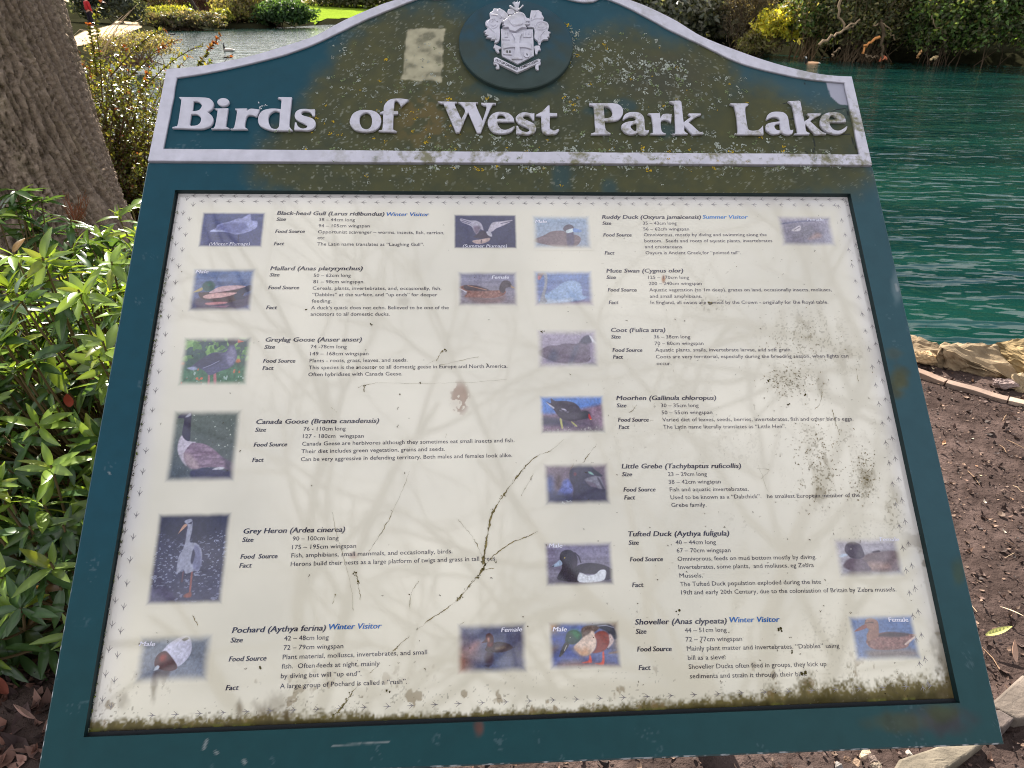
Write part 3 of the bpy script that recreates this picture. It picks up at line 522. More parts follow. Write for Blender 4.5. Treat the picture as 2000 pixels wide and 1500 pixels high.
SPECIES = [
 [("bi",541,419.6,750.4,421.6,"Black-head Gull (Larus ridibundus)"),("v",755,422,838,422.4,"Winter Visitor"),("l",540,431.2,558,431.2,"Size"),("t",623,432,693,432.4,"38 – 44cm long"),("t",622,444,722,444.2,"94 – 105cm wingspan"),("l",537.6,455,595,455,"Food Source"),
  ("t",621,455.8,867.6,457.6,"Opportunist scavenger – worms, insects, fish, carrion,"),("t",620,467.4,633.6,467.4,"etc"),("l",535,479,554.8,479,"Fact"),("t",619.4,479.6,828,480.6,"The Latin name translates as “Laughing Gull”.")],
 [("bi",528,528,708,528,"Mallard (Anas platyrynchus)"),("l",526.6,540,545.6,540,"Size"),("t",612.6,541,685,541,"50 – 62cm long"),("t",611.6,553.4,709,553.4,"81 – 98cm wingspan"),("l",524,565,584,565,"Food Source"),
  ("t",610.4,566,862,566.6,"Cereals, plants, invertebrates, and, occasionally, fish,"),("t",610,578.6,854,578.8,"“Dabbles” at the surface, and “up ends” for deeper"),("t",608.6,591,647.4,591,"feeding."),("l",520,604,540.8,604,"Fact"),
  ("t",607.6,604.2,876.4,604,"A duck’s quack does not echo. Believed to be one of the"),("t",606.6,616.6,761.2,616.6,"ancestors to all domestic ducks.")],
 [("bi",518.6,667.5,706.3,667,"Greylag Goose (Anser anser)"),("l",516.5,681.3,536.7,681,"Size"),("t",606.6,680.5,677.1,680.5,"74 -78cm long"),("t",605.8,694.3,719.5,693.7,"149 – 168cm wingspan"),("l",514,708.6,576.4,708.3,"Food Source"),
  ("t",604.5,707.8,795.9,706.4,"Plants - roots, grass, leaves, and seeds."),("l",512.7,722.6,534,722.4,"Fact"),("t",602.9,721.3,991,718.3,"This species is the ancestor to all domestic geese in Europe and North America."),("t",602,734.8,785.6,733.2,"Often hybridises with Canada Geese.")],
 [("bi",500.5,828.2,740,825.8,"Canada Goose (Branta canadensis)"),("l",498.4,843.3,519.2,843,"Size"),("t",592.9,841.4,675,840.6,"76 - 110cm long"),("t",591.5,855.7,710.3,854.9,"127 - 180cm  wingspan"),("l",495.7,872.5,560.5,871.7,"Food Source"),
  ("t",589.9,870.6,1004.9,863.6,"Canada Geese are herbivores although they sometimes eat small insects and fish."),("t",588.5,885.4,869,880.3,"Their diet includes green vegetation, grains and seeds."),("l",492.7,902.4,514.8,901.9,"Fact"),
  ("t",587.5,900.8,1000.3,892.7,"Can be very aggressive in defending territory. Both males and females look alike.")],
 [("bi",475.6,1042.3,673.5,1038.6,"Grey Heron (Ardea cinerea)"),("l",473.3,1058.5,494.6,1058.2,"Size"),("t",571.6,1056,661.2,1054.6,"90 – 100cm long"),("t",570.5,1072.8,695.4,1070,"175 – 195cm wingspan"),("l",469.7,1091.6,541.6,1090.2,"Food  Source"),
  ("t",568.8,1089,883.8,1080.6,"Fish, amphibians, small mammals, and occasionally, birds."),("l",467.4,1108.9,491.5,1108.4,"Fact"),("t",567.7,1105.8,970,1094.4,"Herons build their nests as a large platform of twigs and grass in tall trees.")],
 [("bi",453.2,1236.3,636,1231.3,"Pochard (Aythya ferina)"),("v",642.2,1229.6,745.2,1227.4,"Winter Visitor"),("l",450.4,1255,473.6,1254.5,"Size"),("t",554.8,1251.2,641.9,1248.9,"42 – 48cm long"),("t",553.7,1269.4,670.4,1266,"72 – 79cm wingspan"),("l",447,1292,519.8,1290,"Food Source"),
  ("t",552,1287.8,834.2,1277.8,"Plant material, molluscs, invertebrates, and small"),("t",550,1306,741.6,1300,"fish.  Often feeds at night, mainly"),("t",548.4,1324.8,706,1319.5,"by diving but will “up end”."),("l",440.8,1348.3,465.8,1347.5,"Fact"),("t",546.7,1344.7,795,1335.2,"A large group of Pochard is called a “rush”.")],
 [("bi",1176,427.4,1369.2,427.4,"Ruddy Duck (Oxyura jamaicensis)"),("v",1372.6,427.2,1460.8,427.2,"Summer Visitor"),("l",1176.8,439,1193.6,439,"Size"),("t",1256,438.8,1321.6,438.8,"35 – 43cm long"),("t",1256.8,450.2,1346,450.2,"56 – 62cm wingspan"),("l",1178.6,462,1233.6,462,"Food Source"),
  ("t",1257.6,461.6,1497.6,461.4,"Omnivorous, mostly by diving and swimming along the"),("t",1258.8,473.4,1508.4,473.2,"bottom.  Seeds and roots of aquatic plants, invertebrates"),("t",1260,485,1334.4,485,"and crustaceans."),("l",1181.4,497.2,1200.2,497.2,"Fact"),("t",1261,496.8,1446.8,496.6,"Oxyura is Ancient Greek for “pointed tail”.")],
 [("bi",1184.6,532.6,1334.4,532.2,"Mute Swan (Cygnus olor)"),("l",1184.8,544.8,1202.6,544.8,"Size"),("t",1266.2,544.8,1346,544.8,"125 – 170cm long"),("t",1267.4,556.8,1370.6,556.6,"200 – 240cm wingspan"),("l",1187.4,569.4,1243.2,569.4,"Food Source"),
  ("t",1268.4,569.2,1624.4,569,"Aquatic vegetation (to 1m deep), grazes on land, occasionally insects, molluscs,"),("t",1269.4,581.6,1371,581.6,"and small amphibians."),("l",1189.2,594,1208,594,"Fact"),("t",1270.8,594,1617.6,593.2,"In England, all swans are owned by the Crown - originally for the Royal table.")],
 [("bi",1193.7,648.5,1299.5,648.5,"Coot (Fulica atra)"),("l",1193.9,661.2,1212.1,661.2,"Size"),("t",1277.4,661,1348.4,661,"36 – 38cm long"),("t",1278.9,674,1374.1,673.7,"70 – 80cm wingspan"),("l",1196.5,687.2,1254.5,687.2,"Food Source"),
  ("t",1280,686.7,1546,686.2,"Aquatic plants, snails, invertebrate larvae, and soft grain."),("l",1197.6,700.5,1217,700.5,"Fact"),("t",1281.3,700,1657,698.4,"Coots are very territorial, especially during the breeding season, when fights can"),("t",1282.6,713.2,1311.2,713.2,"occur.")],
 [("bi",1204,781.6,1398.8,781,"Moorhen (Gallinula chloropus)"),("l",1204.8,795.6,1223.3,795.6,"Size"),("t",1291.2,795.4,1364.5,795.1,"30 – 35cm long"),("t",1292.5,809.2,1391.3,808.6,"50 – 55cm wingspan"),("l",1207.4,823.7,1267,823.5,"Food Source"),
  ("t",1293.8,823.2,1666.6,821.4,"Varied diet of leaves, seeds, berries, invertebrates, fish and other bird’s eggs."),("l",1208.7,837.8,1229,837.8,"Fact"),("t",1295.3,837.2,1535.3,836.2,"The Latin name literally translates as “Little Hen”.")],
 [("bi",1214.4,915.1,1447.4,914.1,"Little Grebe (Tachybaptus ruficollis)"),("l",1215.2,930.2,1234.5,930.2,"Size"),("t",1304.7,929.9,1380.8,929.4,"23 – 29cm long"),("t",1306.2,945,1407.9,944.2,"38 – 42cm wingspan"),("l",1218,960.3,1280.2,959.8,"Food Source"),
  ("t",1308.3,959.8,1462.2,958.8,"Fish and aquatic invertebrates."),("l",1219.4,975.7,1240.7,975.4,"Fact"),("t",1309.9,975.2,1679.3,970.7,"Used to be known as a “Dabchick”.   he smallest European member of the"),("t",1311.4,990.2,1379.8,989.5,"Grebe family.")],
 [("bi",1227.2,1047.7,1424.3,1046.1,"Tufted Duck (Aythya fuligula)"),("l",1228,1064,1247.5,1063.8,"Size"),("t",1319.7,1063.3,1398.3,1062.5,"40 – 44cm long"),("t",1321.8,1079.2,1426.9,1078.4,"67 – 70cm wingspan"),("l",1230.8,1096.6,1294.8,1096,"Food Source"),
  ("t",1323.6,1095.5,1594.3,1091.6,"Omnivorous, feeds on mud bottom mostly by diving."),("t",1325.5,1111.7,1589.6,1107.5,"Invertebrates, some plants,  and molluscs, eg Zebra"),("t",1327.3,1128.3,1372.8,1127.8,"Mussels."),("l",1235,1146.8,1257,1146.2,"Fact"),
  ("t",1328.6,1145,1603.7,1140,"The Tufted Duck population exploded during the late"),("t",1330.7,1161.3,1750.6,1155,"19th and early 20th Century, due to the colonisation of Britain by Zebra mussels.")],
 [("bi",1240.3,1220,1419.5,1217.5,"Shoveller (Anas clypeata)"),("v",1425.5,1215.8,1523,1214.5,"Winter Visitor"),("l",1241.8,1237.8,1262.5,1237.5,"Size"),("t",1337.8,1235.3,1419.5,1234,"44 – 51cm long"),("t",1339.5,1253,1449.5,1251.5,"72 – 77cm wingspan"),("l",1244.8,1272.5,1311.8,1271.5,"Food Source"),
  ("t",1341.8,1271,1639.5,1265,"Mainly plant matter and invertebrates. “Dabbles” using"),("t",1343.8,1289,1417.5,1287.5,"bill as a sieve."),("l",1247.5,1308.8,1270.8,1308.3,"Fact"),("t",1345.3,1306.5,1614.3,1300.8,"Shoveller Ducks often feed in groups, they kick up"),("t",1347.5,1325,1576.3,1320.5,"sediments and strain it through their bills.")],
]
CAPTIONS = [("i",408.5,482,488,482,"(Winter Plumage)"),("i",904,486,990.4,486,"(Summer Plumage)"),("bi",382,532.5,407,532.5,"Male"),("bi",960.6,543,994,543,"Female"),("bi",1045.4,434,1068,434,"Male"),("bi",1576.8,430,1608.4,430,"Female"),
 ("bi",271.9,1260.3,302.7,1260.3,"Male"),("bi",978.8,1233,1019.7,1231.3,"Female"),("bi",1079.6,1231.5,1106.7,1231.5,"Male"),("bi",1071.7,1068,1098.3,1068,"Male"),("b",1719,1055.5,1756,1055.5,"Female"),("b",1736,1212.8,1774,1212.8,"Female")]

# ---- poster sheet with its stains
PAPER = lin((233, 227, 211)); MOSS = lin((84, 76, 40)); MUD = lin((92, 76, 58))
pc = [bp(335, 366, HP), bp(1668, 372, HP), bp(1885, 1385, HP), bp(155, 1452, HP)]
x0, x1 = min(p[0] for p in pc) - .002, max(p[0] for p in pc) + .002; y0, y1 = min(p[1] for p in pc) - .004, max(p[1] for p in pc) + .004
nx, ny = 1040, 720; gx, gy = np.linspace(x0, x1, nx), np.linspace(y0, y1, ny); X, Y = np.meshgrid(gx, gy); px, py = bpx(X, Y, HP)
n1 = fbm(X * 9, Y * 9, 4, 41); n2 = fbm(X * 45, Y * 45, 5, 42); n3 = fbm(X * 140, Y * 90, 3, 43); n4 = vn(X * 420, Y * 420, 44)
c = PAPER * (0.985 + .05 * (n1 - .5) + .03 * (n2 - .5))[..., None]
mg = np.minimum(X - x0, x1 - X); mg = np.minimum(mg, y1 - Y); k = sstep(.052, .006, mg)[..., None] * .75; c = c * (1 - k) + lin((222, 218, 226)) * k
yl = sstep(820, 1400, py)[..., None] * .35; c = c * (1 - yl) + lin((216, 207, 176)) * yl
grime = np.zeros_like(X)
def stain(k, col, v=.5):
    global c, grime
    k = np.clip(k, 0, 1); grime = np.maximum(grime, k); k = k[..., None]; c = c * (1 - k) + lin(col) * (1 - v / 2 + v * n3[..., None]) * k
bot = np.interp(px, [150, 1000, 1890], [1432, 1403, 1366]) - py        # photo px above the lower edge
hgt = np.interp(px, [150, 250, 330, 450, 520, 640, 760, 900, 1100, 1300, 1420, 1500, 1620, 1700, 1760, 1860], [26, 28, 34, 24, 40, 30, 24, 22, 20, 30, 34, 40, 70, 48, 60, 75]) * (.55 + .9 * n2)
stain(sstep(1.15, .35, bot / hgt + (n3 - .5) * .7 + (n4 - .5) * .5) * .95, (98, 86, 38), .9)
stain(sstep(.5, .1, bot / hgt + (n2 - .5) * .5) * .9, (66, 60, 34), .8); stain(sstep(6, 1, bot) * .9, (48, 42, 40), .5)
stain(sstep(.64, .70, n2 * .6 + n3 * .4) * sstep(150, 20, bot) * .7, (120, 100, 66)); stain(((n4 > .86) & (n2 > .46)) * sstep(120, 10, bot) * .6, (80, 70, 48))
stain(sstep(.54, .66, n2) * sstep(12, 3, bot) * .7, (110, 112, 50))
re = (np.interp(py, [372, 1372], [1664, 1874]) - px)
stain(sstep(1.2, .3, re / (50 * (.4 + n2)) + (n3 - .5)) * sstep(1180, 1330, py) * .8, (98, 86, 58), .8)
stain(sstep(.55, .68, n2) * sstep(60, 15, re) * sstep(980, 1100, py) * .6, (112, 98, 74))
# diffuse grime on the right half, running down in streaks
st = fbm(X * 60, Y * 14, 4, 51); gz = np.zeros_like(X)
for (qx, qy, rx, ry, s_) in [(1390, 592, 40, 16, .9), (1570, 660, 90, 60, .7), (1540, 745, 60, 40, .9), (1590, 760, 30, 50, .6), (1610, 930, 75, 70, 1.0), (1600, 860, 90, 50, .7), (1690, 930, 30, 60, .8), (1460, 1010, 50, 30, .35), (1680, 1040, 50, 40, .4), (1700, 570, 10, 25, .8), (1630, 1240, 90, 60, .3), (1440, 870, 60, 50, .25), (1720, 860, 30, 60, .5), (1745, 1000, 22, 60, .8), (1660, 700, 40, 40, .4), (890, 775, 20, 38, .0)]:
    gz = np.maximum(gz, s_ * sstep(1.4, .1, np.hypot((px - qx) / rx, (py - qy) / ry)))
stain(gz * sstep(.42, .62, st) * .26, (150, 138, 108)); stain(gz * ((n4 > .74) & (st > .43)) * .6, (104, 92, 62)); stain(gz * sstep(.60, .68, n2 * .5 + st * .5) * .5, (116, 102, 70))
stain(((n4 > .965) & (n1 > .42)) * sstep(900, 1300, px) * .4, (140, 128, 108))
wk = sstep(1.1, .5, np.hypot((px - 898) / 22, (py - 778) / 38)); stain(wk * ((n3 > .50)) * .6, (128, 88, 72)); stain(wk * .18, (190, 160, 145))
stain(sstep(1.2, .2, np.hypot((px - 1296) / 5, (py - 545) / 10)) * .8, (176, 112, 70)); stain(sstep(1.2, .3, np.hypot((px - 690) / 12, (py - 1085) / 8)) * .4, (170, 120, 110))
for (qx, qy, rx, ry, s_) in [(468, 1385, 10, 22, .9), (510, 1388, 22, 20, .7), (540, 1375, 30, 25, .5), (300, 1340, 8, 38, .7), (240, 1370, 12, 20, .5), (560, 1395, 14, 12, .8), (790, 590, 14, 12, .3)]:
    stain(sstep(1.3, .2, np.hypot((px - qx) / rx, (py - qy) / ry) + (n3 - .5) * .9) * s_ * .8, (96, 80, 56), .6)
poster_c = c
V = np.c_[X.ravel(), Y.ravel(), np.full(X.size, HP)]
poster = link('poster', npmesh('poster', V, gridfaces(nx, ny), c.reshape(-1, 3), True), M['print'], board)
_ga = poster.data.attributes.new('Grime', 'FLOAT', 'POINT'); _ga.data.foreach_set('value', grime.ravel().astype(np.float32))
def poster_at(xx, yy):
    i = np.clip(((xx - x0) / (x1 - x0) * (nx - 1)).astype(int), 0, nx - 1); j = np.clip(((yy - y0) / (y1 - y0) * (ny - 1)).astype(int), 0, ny - 1); return poster_c[j, i]

# ---- printed text, one mesh per heading, note and text block
def text_obj(name, lines, z, label=None):
    vs, fs, cs, off = [], [], [], 0
    for (stl, a, b, d, e, s, em, col) in lines:
        v, f = text_line(s, a, b, d, e, em, z, stl, HP); vs.append(v); fs.append(f + off); off += len(v); cs.append(np.tile(lin(col), (len(v), 1)))
    o = link(name, npmesh(name, np.concatenate(vs), np.concatenate(fs), np.concatenate(cs)), M['print'], poster)
    if label: o['label'] = label
    return o
for sp in SPECIES:
    hd = [l for l in sp if l[0] == 'bi']; vi = [l for l in sp if l[0] == 'v']; bd = [l for l in sp if l[0] in 'lt']
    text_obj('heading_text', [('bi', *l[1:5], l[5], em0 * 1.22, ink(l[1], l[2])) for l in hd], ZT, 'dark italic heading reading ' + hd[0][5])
    for l in vi:
        t = min(max((l[1] - 950) / 500, 0), 1); u = min(max((l[2] - 420) / 800, 0), 1); b_ = np.array((96, 148, 214.)) * (1 - u) + np.array((44, 106, 176.)) * u  # the blue is paled by the same painted reflection veil
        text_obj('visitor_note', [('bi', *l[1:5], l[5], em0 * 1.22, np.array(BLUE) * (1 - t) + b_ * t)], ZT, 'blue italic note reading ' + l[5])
    sec, kind = {}, 'size'
    for l in bd:
        if l[0] == 'l':
            kind = {'S': 'size', 'Fo': 'food', 'Fa': 'fact'}[l[5][0] if l[5][0] == 'S' else l[5][:2]]
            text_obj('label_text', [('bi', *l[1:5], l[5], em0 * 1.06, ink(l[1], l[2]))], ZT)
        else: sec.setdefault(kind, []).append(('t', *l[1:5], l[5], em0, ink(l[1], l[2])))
    for k_, ls in sec.items(): text_obj(k_ + '_text', ls, ZT)

# ---- the printed bird photographs, painted on small grids
def ripples(X, Y, fx, fy, seed, sharp=1.0):
    return np.clip((fbm(X * fx, Y * fy, 4, seed) - .5) * 2.4 * sharp, -1, 1)
def photo(label, C, quad, ops, soft=.07, fade=0.0, res=150):
    ox, oy, s = C; P = lambda pts: np.array([bp(ox + p[0] / s, oy + p[1] / s, HP) for p in pts])
    q = np.array([bp(*p, HP) for p in quad]); bx0, bx1 = (q[0, 0] + q[3, 0]) / 2, (q[1, 0] + q[2, 0]) / 2; by1, by0 = (q[0, 1] + q[1, 1]) / 2, (q[2, 1] + q[3, 1]) / 2
    W, H = bx1 - bx0, by1 - by0; nx_ = res; ny_ = max(int(res * H / W), 20); X, Y = np.meshgrid(np.linspace(bx0, bx1, nx_), np.linspace(by0, by1, ny_))
    U, Vv = (X - bx0) / W, (by1 - Y) / H; seed = int(abs(bx0 * 1000)) + int(abs(by0 * 7000)); g = None
    px_m = W / nx_
    for op in ops:
        if op[0] == 'bg':                     # top colour, bottom colour, ripple (fx, fy, amp)
            t = np.array(op[1], float); b = np.array(op[2], float); g = t * (1 - Vv[..., None]) + b * Vv[..., None]
            fx, fy, am = op[3]; r = ripples(U, Vv, fx, fy, seed); g = g + am * r[..., None] * np.array((1, 1, 1.1))
        elif op[0] == 'p':                    # polygon: colour, points, blur px, mottling, mottle scale
            col = np.array(op[1], float); pts = spl([tuple(p) for p in P(op[2])], 4) if len(op[2]) > 3 else P(op[2]); bl_ = (op[3] if len(op) > 3 else 1.2) * px_m; am = op[4] if len(op) > 4 else 10
            d = sdist(X, Y, pts); k = sstep(-bl_, bl_, d)[..., None]; sc = op[5] if len(op) > 5 else (22, 22)
            m = (fbm(U * sc[0], Vv * sc[1], 4, seed + len(op[2])) - .5)[..., None] * 2 * am
            rim = -np.clip(1 - d / (6 * px_m), 0, 1)[..., None] * 6
            g = g * (1 - k) + np.clip(col + m + rim, 0, 255) * k
        elif op[0] == 'e':                    # ellipse: colour, centre, rx, ry, blur
            col = np.array(op[1], float); cpt = P([op[2]])[0]; e1 = P([(op[2][0] + op[3], op[2][1])])[0] - cpt; e2 = P([(op[2][0], op[2][1] + op[4])])[0] - cpt
            r_ = np.hypot((X - cpt[0]) / (np.linalg.norm(e1) + 1e-9), (Y - cpt[1]) / (np.linalg.norm(e2) + 1e-9)); k = sstep(1.15, .75 if len(op) < 6 else op[5], r_)[..., None]; g = g * (1 - k) + col * k
        elif op[0] == 'l':                    # line: colour, points, width in crop px, blur
            col = np.array(op[1], float); pts = P(op[2]); a = P([(0, 0)])[0]; wd = op[3] * np.linalg.norm(P([(op[2][0][0] + 10, op[2][0][1])])[0] - P([op[2][0]])[0]) / 10
            k = sstep(wd + px_m, max(wd - px_m, 0), pdist(X, Y, pts, False))[..., None]; g = g * (1 - k) + col * k
        elif op[0] == 's':                    # sparkle / blotches: colour, scale, threshold, region (u0,v0,u1,v1)
            col = np.array(op[1], float); n = vn(U * op[2][0], Vv * op[2][1], seed + 5) * .6 + .4 * vn(U * op[2][0] * 2.1, Vv * op[2][1] * 2.1, seed + 6); u0, v0, u1, v1 = op[4]
            k = sstep(op[3], op[3] + .08, n) * sstep(u0 - .03, u0 + .03, U) * sstep(u1 + .03, u1 - .03, U) * sstep(v0 - .03, v0 + .03, Vv) * sstep(v1 + .03, v1 - .03, Vv); g = g * (1 - k[..., None]) + col * k[..., None]
    g = g * .90 + np.array((200, 196, 204.)) * .03
    _l = g.mean(-1, keepdims=True); g = _l + (g - _l) * 1.18; g = (g - 115) * 1.08 + 110; g = g * (1 + .34 * (fbm(U * 38, Vv * 38 * H / W, 3, seed + 9) - .5))[..., None] * np.array((1.0, 1.015, .975))
    if fade: g = g * (1 - fade) + np.array((214, 208, 206.)) * fade
    g = lin(np.clip(g + (vn(X * 900, Y * 900, 3)[..., None] - .5) * 8, 0, 255))
    ed = np.minimum(np.minimum(U, 1 - U) * W, np.minimum(Vv, 1 - Vv) * H) / min(W, H) + (fbm(U * 9, Vv * 9, 3, seed) - .5) * soft * .22
    k = (.97 * sstep(soft * .1, soft * 1.5, ed))[..., None]; g = poster_at(X, Y) * (1 - k) + g * k
    o = link('bird_photograph', npmesh('bird_photograph', np.c_[X.ravel(), Y.ravel(), np.full(X.size, HP + .0002)], gridfaces(nx_, ny_), g.reshape(-1, 3), True), M['print'], poster); o['label'] = label
W3 = (3, 26, 14)
photo('printed photo of a white gull with its head tucked in', (380,400,13.333), [(395,412.7),(521,414),(512.8,484.8),(384,484)], [('bg',(78,86,134),(82,84,130),(3,16,13)),
 ('l',(66,64,102),[(1150,790),(1140,960)],14),('p',(158,160,210),[(415,690),(480,640),(560,600),(600,520),(760,470),(900,440),(1100,365),(1260,345),(1400,260),(1460,255),(1470,380),(1520,420),(1620,425),(1640,500),(1600,600),(1450,690),(1250,750),(1080,775),(850,720),(700,700),(430,710)]),
 ('p',(116,119,172),[(600,620),(700,520),(920,470),(1150,480),(1340,490),(1380,590),(1250,680),(1090,740),(900,710),(700,650)],5),('p',(198,202,244),[(410,692),(500,655),(780,682),(640,706)],2,2),('p',(180,183,232),[(1350,480),(1480,430),(1620,440),(1635,520),(1560,620),(1420,600)],5,3),('p',(176,178,226),[(1260,350),(1400,264),(1455,262),(1462,380),(1400,430)],3,3)], .06)
photo('printed photo of a green-headed drake on water', (300,360,4), [(375,522),(502,522.5),(494,612),(364,610)], [('bg',(112,132,178),(78,80,122),(2,14,26)),
 ('p',(72,60,92),[(330,900),(460,880),(640,890),(760,860),(740,940),(560,990),(360,980)],5,14,(5,20)),('p',(66,40,54),[(350,850),(385,845),(440,840),(560,800),(700,795),(690,880),(560,930),(430,910),(370,890)]),('p',(46,46,80),[(640,850),(740,790),(770,800),(760,830),(690,860),(720,890),(640,900)]),('p',(214,182,196),[(440,840),(520,800),(640,790),(722,798),(640,822),(520,842),(445,852)]),
 ('p',(226,184,190),[(388,872),(480,850),(600,845),(652,850),(560,880),(420,894)]),('e',(22,76,80),(430,797),52,42),('e',(30,104,100),(438,785),24,14,.2),('p',(192,172,134),[(310,844),(345,822),(378,806),(382,826),(350,840)],1,4),('p',(198,138,150),[(410,925),(560,918),(560,932),(430,944)],2),('p',(150,110,140),[(450,955),(590,945),(560,965)],2)], .09)
photo('printed photo of a standing grey goose', (300,620,4), [(356,655),(495,656),(485,756),(345,756)], [('bg',(62,80,96),(78,112,98),(5,9,14)),('s',(138,172,120),(7,6),.56,(0,0,1,.5)),('s',(92,130,88),(16,12),.55,(0,0,1,.45)),('p',(76,116,96),[(180,420),(300,400),(760,385),(760,560),(180,560)],8,20,(20,14)),('s',(190,116,92),(14,12),.73,(0,.5,1,1)),('s',(170,190,190),(22,16),.70,(0,.68,1,1)),('e',(196,120,92),(660,340),26,22,.3),('e',(196,124,84),(225,360),22,16,.3),
 ('p',(184,124,136),[(428,430),(441,455),(436,538),(421,538)],1),('p',(184,124,136),[(470,430),(488,435),(490,522),(470,528)],1),('p',(92,92,128),[(285,392),(400,310),(470,275),(560,270),(590,215),(580,190),(595,160),(640,154),(660,170),(660,195),(632,208),(650,280),(645,330),(600,390),(520,420),(440,452),(400,420),(330,385)],1,12,(8,40)),
 ('p',(66,66,98),[(320,372),(420,300),(500,280),(540,330),(450,380),(390,395)],4,12,(8,40)),('p',(138,134,170),[(600,235),(640,262),(642,330),(600,382),(568,320)],5),('p',(60,56,76),[(582,190),(595,160),(640,155),(662,175),(640,205),(600,215)],2),('p',(204,104,96),[(658,170),(708,190),(658,199)],1,2),('p',(172,176,214),[(262,395),(320,385),(342,405),(300,413)],2),('l',(150,150,186),[(390,395),(450,372),(512,340)],3)], .09)
photo('printed photo of a Canada goose with a black neck', (300,620,4), [(337,797),(477,798),(461,942),(316,949)], [('bg',(92,102,96),(92,98,112),(5,6,10)),('s',(210,214,214),(34,44),.80,(0,0,1,1)),('p',(62,62,98),[(300,1195),(420,1170),(520,1190),(640,1215),(630,1270),(480,1282),(330,1272),(290,1240)],3,6),
 ('p',(212,202,224),[(225,920),(280,965),(330,980),(240,1060),(260,1160),(215,1112),(188,1040),(195,970)],2,8),('p',(52,46,78),[(188,782),(240,735),(275,724),(298,740),(296,790),(290,860),(280,965),(224,922),(240,800),(212,788)],1,5),('p',(178,176,196),[(248,778),(285,745),(291,766),(264,780)],1.5,3),('p',(146,124,150),[(330,980),(400,990),(470,1030),(560,1110),(640,1150),(645,1200),(560,1182),(480,1172),(400,1172),(300,1182),(250,1130),(240,1060),(290,990)],1.5,40,(7,34)),('p',(92,78,106),[(520,1090),(640,1150),(646,1200),(560,1182),(560,1130)],4,16,(8,30)),('p',(184,164,178),[(240,1060),(300,1080),(360,1170),(300,1180),(250,1140)],6,20,(14,20)),('p',(216,212,232),[(460,1190),(500,1170),(550,1170),(540,1186)],1.5,3)], .08)
photo('printed photo of a grey heron wading', (220,960,3.41), [(306,999.6),(454.6,998),(438,1183),(281.6,1186)], [('bg',(58,56,82),(78,76,104),(4,9,10)),('s',(150,152,182),(30,60),.64,(0,.22,1,.8)),('s',(134,134,164),(20,40),.66,(0,.75,1,1)),('p',(96,92,122),[(220,660),(330,640),(420,700),(300,760),(215,760)],6,16,(5,20)),('p',(50,48,74),[(330,150),(480,160),(700,150),(690,260),(560,330),(330,300)],14,10),
 ('p',(160,108,110),[(524,530),(534,535),(522,660),(510,660)],1),('p',(150,98,96),[(475,690),(520,668),(522,702),(480,706)],1.5),('l',(120,88,100),[(470,535),(462,600)],4),('p',(172,172,198),[(478,200),(510,183),(532,192),(530,260),(515,335),(560,345),(595,400),(590,480),(572,530),(540,530),(490,548),(470,520),(428,542),(438,440),(470,380),(485,300),(500,232)],1.2,18,(24,6)),
 ('p',(130,130,166),[(545,360),(582,390),(592,480),(566,526),(535,500)],3,14,(26,8)),('p',(206,164,150),[(436,282),(475,220),(497,226),(450,270)],1,3),('p',(58,54,84),[(500,215),(532,198),(526,216)],1,2),('l',(70,64,92),[(492,240),(486,300),(478,350)],4),('p',(66,64,92),[(520,462),(536,386),(549,420),(532,480)],1.5,3)], .06)
photo('printed photo of a red-headed pochard seen from above', (220,960,3.41), [(268,1236),(422,1233),(410.6,1338),(256.7,1341)], [('bg',(136,142,160),(118,124,146),(3,5,8)),('p',(72,62,76),[(280,1200),(330,1190),(385,1190),(350,1260),(290,1295),(265,1262)],4,5),('p',(216,213,240),[(330,1065),(380,1010),(450,970),(490,960),(520,980),(526,1060),(492,1120),(430,1165),(390,1100),(350,1065)],1.2,3),
 ('p',(78,40,52),[(350,1063),(390,1100),(432,1170),(380,1196),(310,1182),(278,1150),(298,1090)],1.2,6),('e',(150,66,62),(335,1108),36,40,.1),('p',(204,208,228),[(273,1192),(295,1158),(313,1166),(300,1186)],1,2),('p',(46,46,58),[(463,986),(495,970),(507,981),(480,994)],1,2)], .16)
photo('printed photo of a gull in flight with wings raised', (850,360,5), [(885,417.6),(1010,418.4),(1011,487),(885,487)], [('bg',(72,70,104),(62,60,96),(5,5,9)),('p',(192,184,206),[(245,335),(340,352),(400,355),(450,385),(472,452),(440,440),(410,490),(380,462),(350,410),(262,372)],1.2,16,(40,8)),('p',(206,196,216),[(757,350),(640,363),(560,374),(524,430),(520,466),(560,460),(600,430),(680,397)],1.2,16,(40,8)),
 ('l',(70,66,98),[(260,345),(350,375)],1.6),('l',(70,66,98),[(258,360),(350,390)],1.6),('l',(70,66,98),[(745,360),(640,385)],1.6),('p',(128,112,134),[(380,410),(440,420),(410,488),(384,462)],4),('p',(66,50,74),[(400,495),(465,450),(520,500),(540,522),(460,532),(376,516)],2),('p',(206,200,220),[(498,465),(540,463),(556,510),(520,502)],1.2),('p',(206,180,182),[(362,552),(440,538),(532,524),(522,556),(450,582),(390,577)],1.2,14,(40,10)),('l',(60,50,74),[(452,545),(448,575)],3)], .05)
